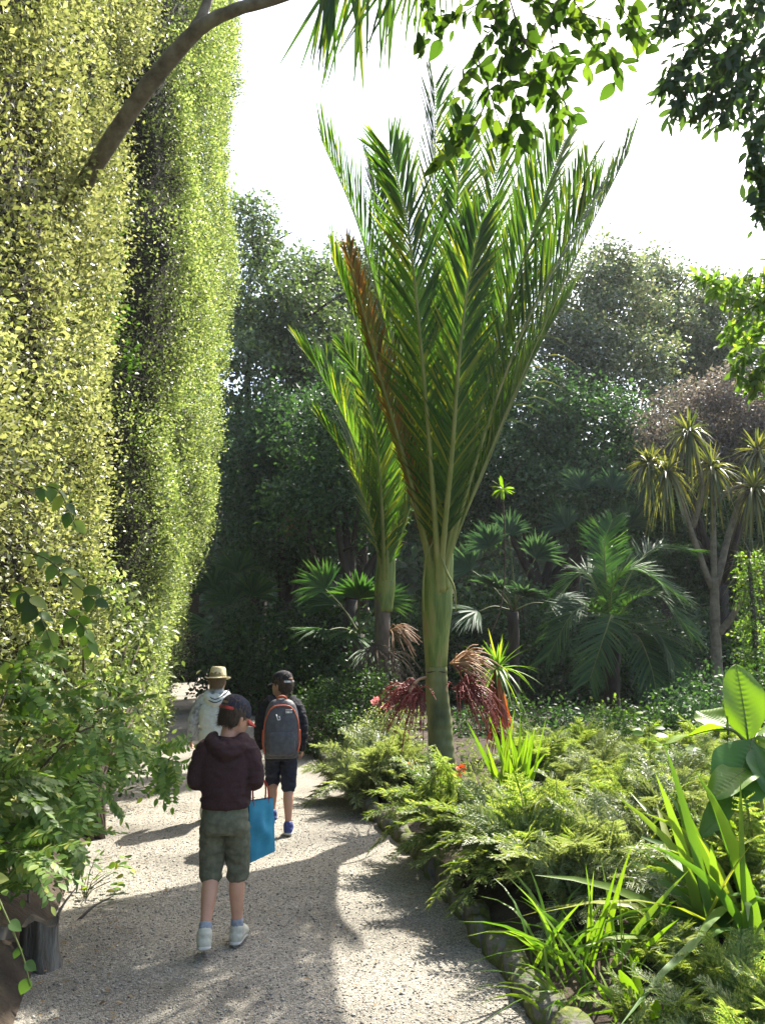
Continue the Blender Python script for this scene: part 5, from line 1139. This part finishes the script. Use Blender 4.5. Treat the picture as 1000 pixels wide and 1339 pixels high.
    if c.get('hood'):
        e = J['neck']; pts = [e + A(-.085, .02, -.015), e + A(-.092, -.06, -.03), e + A(-.055, -.105, -.06), e + A(0, -.12, -.085), e + A(.055, -.105, -.06), e + A(.092, -.06, -.03), e + A(.085, .02, -.015)]
        limb(tp, pts, [.026, .036, .042, .046, .042, .036, .026], n=26); ellip(tp, e + A(0, -.09, -.085), .085, .035, .075)
    # lower hem band
    for k in range(2):
        pass
    put('hoodie' if c.get('hood') else 'top', remesh(tp, .0065, 3, 'top', .016, 7, 2.2, 5), c['top'], t)
    if c.get('sleeve'):
        for s in 'LR': put('sleeve', remesh(lsl[s], .0065, 2, 'sleeve', .009, 16, .8, 9), c['sleeve'], t)
    # shorts
    sh_ = Geo(); fl = c['short_z']
    loft(sh_, [(pv[0], pv[1], pv[2] - .10, .125, .095), (pv[0], pv[1] - .008, pv[2] - .05, .136, .11), (pv[0], pv[1], pv[2] + .03, .126, .098), (pv[0], pv[1], pv[2] + .09, .12, .092)], 14, 26, .9)
    for s in 'LR':
        hp_, kn, an = J['hp' + s], J['kn' + s], J['an' + s]
        lo = kn + (an - kn) * fl; limb(sh_, [hp_ - A(0, 0, .02), hp_ * .5 + kn * .5, kn * .9 + hp_ * .1, lo], [.074, .071, .066, .064])
    put('shorts', remesh(sh_, .0065, 2, 'shorts', .016, 8, 1.8, 7), c['shorts'], t)
    # socks and shoes
    for s in 'LR':
        kn, an, to = J['kn' + s], J['an' + s], J['to' + s]
        if c.get('sock'):
            e = Geo(); up = nrm(kn - an); limb(e, [an - up * .01, an + up * .055], [.037, .037], n=8); put('sock', remesh(e, .005, 1, 'sock', .003, 50), c['sock'], t)
        fw = nrm((to - an) * A(1, 1, 0)); fd = nrm(to - an); upv = nrm(np.cross(np.cross(fd, A(0, 0, 1)), fd))
        dn = c.get('sole_drop', .012)
        e = Geo(); hl = an - fw * .028 - A(0, 0, .03); limb(e, [hl, an * .55 + to * .45, to], [.040, .043, .034], ell=.85, up=upv, n=14)
        limb(e, [an + A(0, 0, .02), an - A(0, 0, .03)], [.042, .044], n=6)
        shoe = put('shoe', remesh(e, .0055, 2, 'shoe', .003, 30), c['shoe'], t)
        e = Geo(); off = -upv * .024; limb(e, [hl + off, an * .55 + to * .45 + off - A(0, 0, .004), to + off * .9], [.040, .043, .034], ell=.32, up=upv, n=14); put('sole', remesh(e, .005, 1, 'sole'), M_sole, shoe)
    # headgear
    k = c['hat']
    if k == 'cap':
        e = Geo(); loft(e, [(0, -.008, .118, .082, .105), (0, -.01, .145, .0815, .104), (0, -.012, .18, .072, .092), (0, -.012, .208, .048, .062), (0, -.012, .22, .012, .015)], 20, 28)
        cap = put('cap', xf(e, Hm), c['cap'], t, smooth=True)
        e = Geo(); nn = 13; V = []
        for w, (rad, zz) in enumerate([(.0, .122), (.035, .118), (.07, .108)]):
            for q in range(nn):
                a = math.radians(25 + 130 * q / (nn - 1)); x = math.cos(a) * .083; y = -.008 + math.sin(a) * .105
                V.append((x * (1 - .1 * w / 2), y + rad * math.sin(a) ** .8, zz - .018 * abs(math.cos(a)) ** 2))
        V = np.array(V); V2 = V - A(0, 0, .005); i = (np.arange(2)[:, None] * nn + np.arange(nn - 1)[None]).ravel(); q4 = np.stack([i, i + 1, i + nn + 1, i + nn], -1)
        e.add(np.concatenate([V, V2]), np.concatenate([q4, q4[:, ::-1] + len(V)])); jj = np.arange(nn - 1) + 2 * nn; e.f.append(np.stack([jj, jj + 1, jj + 1 + len(V), jj + len(V)], -1))
        put('brim', xf(e, Hm), c['brim'], cap, smooth=True)
        e = Geo(); ellip(e, (0, -.012, .222), .008, .008, .004); put('button', xf(e, Hm), c['cap'], cap)
        # opening at the back with strap below it
        e = Geo(); ellip(e, (0, -.098, .145), .034, .016, .024); put('back_opening', xf(e, Hm), c['open'], cap, smooth=True)
        e = Geo(); limb(e, [A(-.06, -.085, .124), A(-.03, -.109, .121), A(.03, -.109, .121), A(.06, -.085, .124)], [.009] * 4, ell=.35, up=A(0, -1, 0), n=12); put('strap', xf(e, Hm), c['strap'], cap, smooth=True)
    else:
        e = Geo(); loft(e, [(0, -.008, .125, .083, .105), (0, -.008, .15, .081, .102), (0, -.008, .19, .076, .096), (0, -.008, .215, .07, .088), (0, -.008, .226, .058, .075), (0, -.008, .220, .02, .03)], 30, 32)
        hat = put('straw_hat', xf(e, Hm), M_straw, t, smooth=True)
        n = 40; a = np.arange(n) * 2 * PI / n; V = []
        for rr, zz in [(.98, .133), (1.22, .124), (1.5, .128), (1.52, .124), (1.24, .118), (.98, .126)]:
            for q in a: V.append((math.cos(q) * .083 * rr, -.008 + math.sin(q) * .105 * (rr * .86 + .14), zz + .012 * math.cos(2 * q) * (rr - .9)))
        i = np.arange(5)[:, None] * n; j = np.arange(n)[None]; e = Geo(); e.add(V, np.stack([i + j, i + (j + 1) % n, i + n + (j + 1) % n, i + n + j], -1).reshape(-1, 4)); put('brim', xf(e, Hm), M_straw, hat, smooth=True)
        e = Geo(); loft(e, [(0, -.008, .130, .0845, .1065), (0, -.008, .142, .084, .106), (0, -.008, .154, .0825, .104)], 6, 32); put('hat_band', xf(e, Hm), M_band, hat, smooth=True)
    return t, J

JB = dict(pelvis=(0, 0, .70), chest=(0, .01, .96), neck=(.005, .025, 1.12), shL=(-.135, .005, 1.06), shR=(.135, .005, 1.06))
J1 = dict(JB, elL=(-.172, -.02, .875), wrL=(-.085, .17, .90), hdL=(-.03, .23, .93), elR=(.172, -.02, .875), wrR=(.10, .17, .88), hdR=(.05, .23, .90),
          hpL=(-.07, 0, .66), knL=(-.075, .035, .39), anL=(-.082, -.13, .115), toL=(-.10, -.02, .036), hpR=(.07, 0, .66), knR=(.072, .08, .385), anR=(.078, .07, .075), toR=(.105, .2, .034))
loc1 = grd(290, 1243)
p1, _ = person('boy walking away in maroon hoodie, olive shorts and dark cap, head bowed', (loc1[0], loc1[1], 0.004), 0.06, J1,
       dict(scale=.985, head_yaw=-.75, head_pitch=-.42, head_roll=0.05, palmL=(0, 0, 1), palmR=(0, 0, 1), hair=M_hairb, top=M_maroon, hem=.735, hood=True, bag=1.03, shorts=M_olive, short_z=.08, sock=M_sock, shoe=M_shoew, hat='cap', cap=M_navy, brim=M_redc, open=M_hairf, strap=M_redc))
J2 = dict(JB, elL=(-.19, -.0, .86), wrL=(-.2, .08, .70), hdL=(-.2, .12, .63), elR=(.185, -.02, .86), wrR=(.19, .05, .69), hdR=(.19, .08, .62),
          hpL=(-.07, 0, .66), knL=(-.07, .12, .41), anL=(-.07, .02, .16), toL=(-.075, .13, .1), hpR=(.07, 0, .66), knR=(.072, .03, .375), anR=(.075, -.04, .075), toR=(.09, .1, .034))
c2 = at(366, 1075, 7.3)
p2, _ = person('boy in black hoodie and dark shorts carrying a grey backpack', (c2[0], 7.3, .004), 0.12, J2,
       dict(head_yaw=.85, head_pitch=-.08, palmL=(1, 0, 0), palmR=(-1, 0, 0), hair=M_hairb, top=M_black, hem=.66, hood=True, bag=1.12, shorts=M_navy, short_z=.02, sock=None, shoe=M_shoeb, hat='cap', cap=M_black, brim=M_black, open=M_skin, strap=M_wtrim))
J3 = dict(JB, elL=(-.215, .0, .87), wrL=(-.24, .05, .7), hdL=(-.24, .08, .63), elR=(.2, .0, .87), wrR=(.18, .1, .72), hdR=(.17, .14, .66),
          hpL=(-.07, 0, .66), knL=(-.07, .03, .385), anL=(-.075, -.1, .1), toL=(-.08, .03, .036), hpR=(.07, 0, .66), knR=(.07, .1, .39), anR=(.075, .1, .075), toR=(.085, .23, .034))
c3 = at(279, 1060, 7.9)
p3, _ = person('boy in pale hooded top and straw hat ahead of the others', (c3[0], 7.9, .004), 0.1, J3,
       dict(head_yaw=-.15, head_pitch=-.12, palmL=(1, 0, 0), palmR=(-1, 0, 0), hair=M_hairf, top=M_white, sleeve=M_greysl, hem=.68, hood=True, bag=1.1, shorts=M_navy, short_z=.0, sock=M_sock, shoe=M_shoew, hat='straw'))
# dark stripes along the pale hood
nk = A(.005, .025, 1.12)
for q, (dz, dr) in enumerate([(0, 0), (-.028, .012)]):
    g = Geo(); pts = [nk + A(-.11 - dr, .0, .015 + dz), nk + A(-.10 - dr, -.085, -.01 + dz), nk + A(0, -.165 - dr, -.055 + dz), nk + A(.10 + dr, -.085, .0 + dz), nk + A(.11 + dr, .0, .02 + dz)]
    tube(g, spline(pts, 24), .005, 6); put('hood_stripe', g, M_navy, p3, smooth=True)
g = Geo(); ellip(g, nk + A(0, -.02, .005), .075, .07, .05); put('inner_collar', remesh(g, .007, 1, 'inner_collar'), M_greysl, p3)

# backpack
bx = Matrix.Translation((c2[0], 7.3, .004)) @ Matrix.Rotation(.12, 4, 'Z')
bp_t = thing('backpack', 'grey backpack with orange trim on the back of the boy in black', 'backpack', bx @ Vector((0, -.12, .70)), .12)
g = Geo(); loft(g, [(0, -.05, -.06, .10, .04), (0, -.065, -.04, .135, .07), (0, -.075, .08, .145, .085), (0, -.07, .24, .14, .078), (0, -.055, .35, .118, .06), (0, -.045, .40, .085, .04), (0, -.04, .415, .04, .02)], 34, 28, .75)
put('pack_body', remesh(g, .006, 2, 'pack_body', .006, 12), M_grey, bp_t)
g = Geo(); loft(g, [(0, -.12, -.03, .09, .03), (0, -.135, .0, .115, .04), (0, -.135, .13, .11, .04), (0, -.12, .17, .09, .025)], 18, 24, .75); put('front_pocket', remesh(g, .006, 2, 'front_pocket', .005, 14), M_grey, bp_t)
for pts, rr in [([A(-.10, -.115, .33), A(-.05, -.128, .365), A(.05, -.128, .365), A(.1, -.115, .33)], .006), ([A(-.135, -.10, .02), A(-.142, -.115, .14), A(-.135, -.115, .24), A(-.10, -.115, .33)], .005), ([A(.135, -.10, .02), A(.142, -.115, .14), A(.135, -.115, .24), A(.1, -.115, .33)], .005), ([A(-.05, -.045, .40), A(-.02, -.06, .435), A(.02, -.06, .435), A(.05, -.045, .40)], .008)]:
    g = Geo(); tube(g, spline(pts, 18), rr, 7); put('trim', g, M_orangec, bp_t, smooth=True)
for s in (-1, 1):
    g = Geo(); limb(g, [A(s * .09, -.02, .39), A(s * .10, .05, .43), A(s * .105, .17, .40), A(s * .115, .21, .25), A(s * .13, .1, .05), A(s * .12, -.02, .02)], [.022] * 6, ell=.35, n=26); put('shoulder_strap', g, M_black, bp_t, smooth=True)
    g = Geo(); limb(g, [A(s * .135, -.13, .0), A(s * .15, -.10, .08), A(s * .148, -.10, .17)], [.008] * 3, n=8); put('side_cord', g, M_orangec, bp_t, smooth=True)
for pts in ([A(-.045, -.158, .30), A(-.03, -.158, .255)], [A(-.02, -.158, .285), A(-.012, -.158, .26)], [A(-.03, -.158, .255), A(-.012, -.158, .26)]):
    g = Geo(); tube(g, pts, .004, 6); put('logo_stroke', g, M_wtrim, bp_t)
for q in range(3):
    g = Geo(); tube(g, [A(.03, -.142, .335 - .012 * q), A(.085, -.132, .335 - .012 * q)], .0025, 5); put('lettering_stroke', g, M_wtrim, bp_t)

# blue bag hanging from the bowed boy's forearm
bx = Matrix.Translation((loc1[0], loc1[1], 0)) @ Matrix.Rotation(.06, 4, 'Z')
o = bx @ Vector((.165, .2, .565))
bt = thing('tote_bag', 'bright blue shopping bag hanging at the side of the maroon hoodie boy', 'bag', o, .75)
bt.scale = (.86, .86, .86)
n = 14
def panel(c0, c1, c2_, c3_, bulge, nrmv, mat, name):
    u = np.linspace(0, 1, n); V = []
    for a in u:
        for b_ in u:
            p = A(*c0) * (1 - a) * (1 - b_) + A(*c1) * a * (1 - b_) + A(*c2_) * a * b_ + A(*c3_) * (1 - a) * b_
            w = math.sin(a * PI) * math.sin(b_ * PI)
            V.append(p + A(*nrmv) * (bulge * w + .012 * math.sin(7 * a + 9 * b_) * w + .008 * math.sin(13 * a - 6 * b_) * w + .005 * math.sin(21 * b_ + 9 * a) * w))
    i = (np.arange(n - 1)[:, None] * n + np.arange(n - 1)[None]).ravel(); g = Geo(); g.add(V, np.stack([i, i + n, i + n + 1, i + 1], -1)); return put(name, g, mat, bt, smooth=True)
z0, z1 = -.17, .19; w = .095; d = .055
panel((-w, -d, z0 - .01), (w, -d, z0 + .03), (w, -d * .4, z1), (-w, -d * .4, z1), .02, (0, -1, 0), M_blueb, 'front_panel')
panel((w, d, z0 + .03), (-w, d, z0 - .01), (-w, d * .4, z1), (w, d * .4, z1), .02, (0, 1, 0), M_blueb, 'back_panel')
panel((-w, d, z0 - .01), (-w, -d, z0 - .01), (-w, -d * .4, z1), (-w, d * .4, z1), .008, (-1, 0, 0), M_blued, 'gusset')
panel((w, -d, z0 + .03), (w, d, z0 + .03), (w, d * .4, z1), (w, -d * .4, z1), .008, (1, 0, 0), M_blued, 'gusset')
panel((-w, d, z0 - .01), (w, d, z0 + .03), (w, -d, z0 + .03), (-w, -d, z0 - .01), .004, (0, 0, -1), M_blued, 'base_panel')
for s in (-1, 1):
    g = Geo(); limb(g, [A(-.06, s * d * .4, z1 - .03), A(-.062, s * .015, z1 + .05), A(-.05, .0 + s * .004, z1 + .11), A(.0, 0, z1 + .135), A(.04, s * .004, z1 + .11), A(.06, s * .015, z1 + .05), A(.06, s * d * .4, z1 - .03)], [.009] * 7, ell=.3, n=30); put('handle', g, M_redc, bt, smooth=True)
g = Geo(); tube(g, [A(-w - .012, -.012, z0 + .055), A(-w - .004, -.012, z0 + .055)], [.017, .018], 16); put('badge', g, M_orangec, bt)

# ================================================================== haze volume added to imitate lens glare
def box(x0, x1, y0, y1, z0, z1):
    c = np.array([(x, y, z) for z in (z0, z1) for y in (y0, y1) for x in (x0, x1)], float)
    return Geo().add(c, [(0, 2, 3, 1), (4, 5, 7, 6), (0, 1, 5, 4), (1, 3, 7, 5), (3, 2, 6, 7), (2, 0, 4, 6)])
m, nt, N, L, out = nodes('haze')
pv = N.new('ShaderNodeVolumePrincipled'); pv.inputs['Color'].default_value = (.9, .95, 1, 1); pv.inputs['Density'].default_value = .00045; pv.inputs['Anisotropy'].default_value = .3
L.new(pv.outputs[0], out.inputs['Volume'])
put('haze', box(-150, 150, -50, 170, -1.1, 22), m, kind='stuff', label='thin haze volume added to imitate lens glare across the garden', cat='haze')
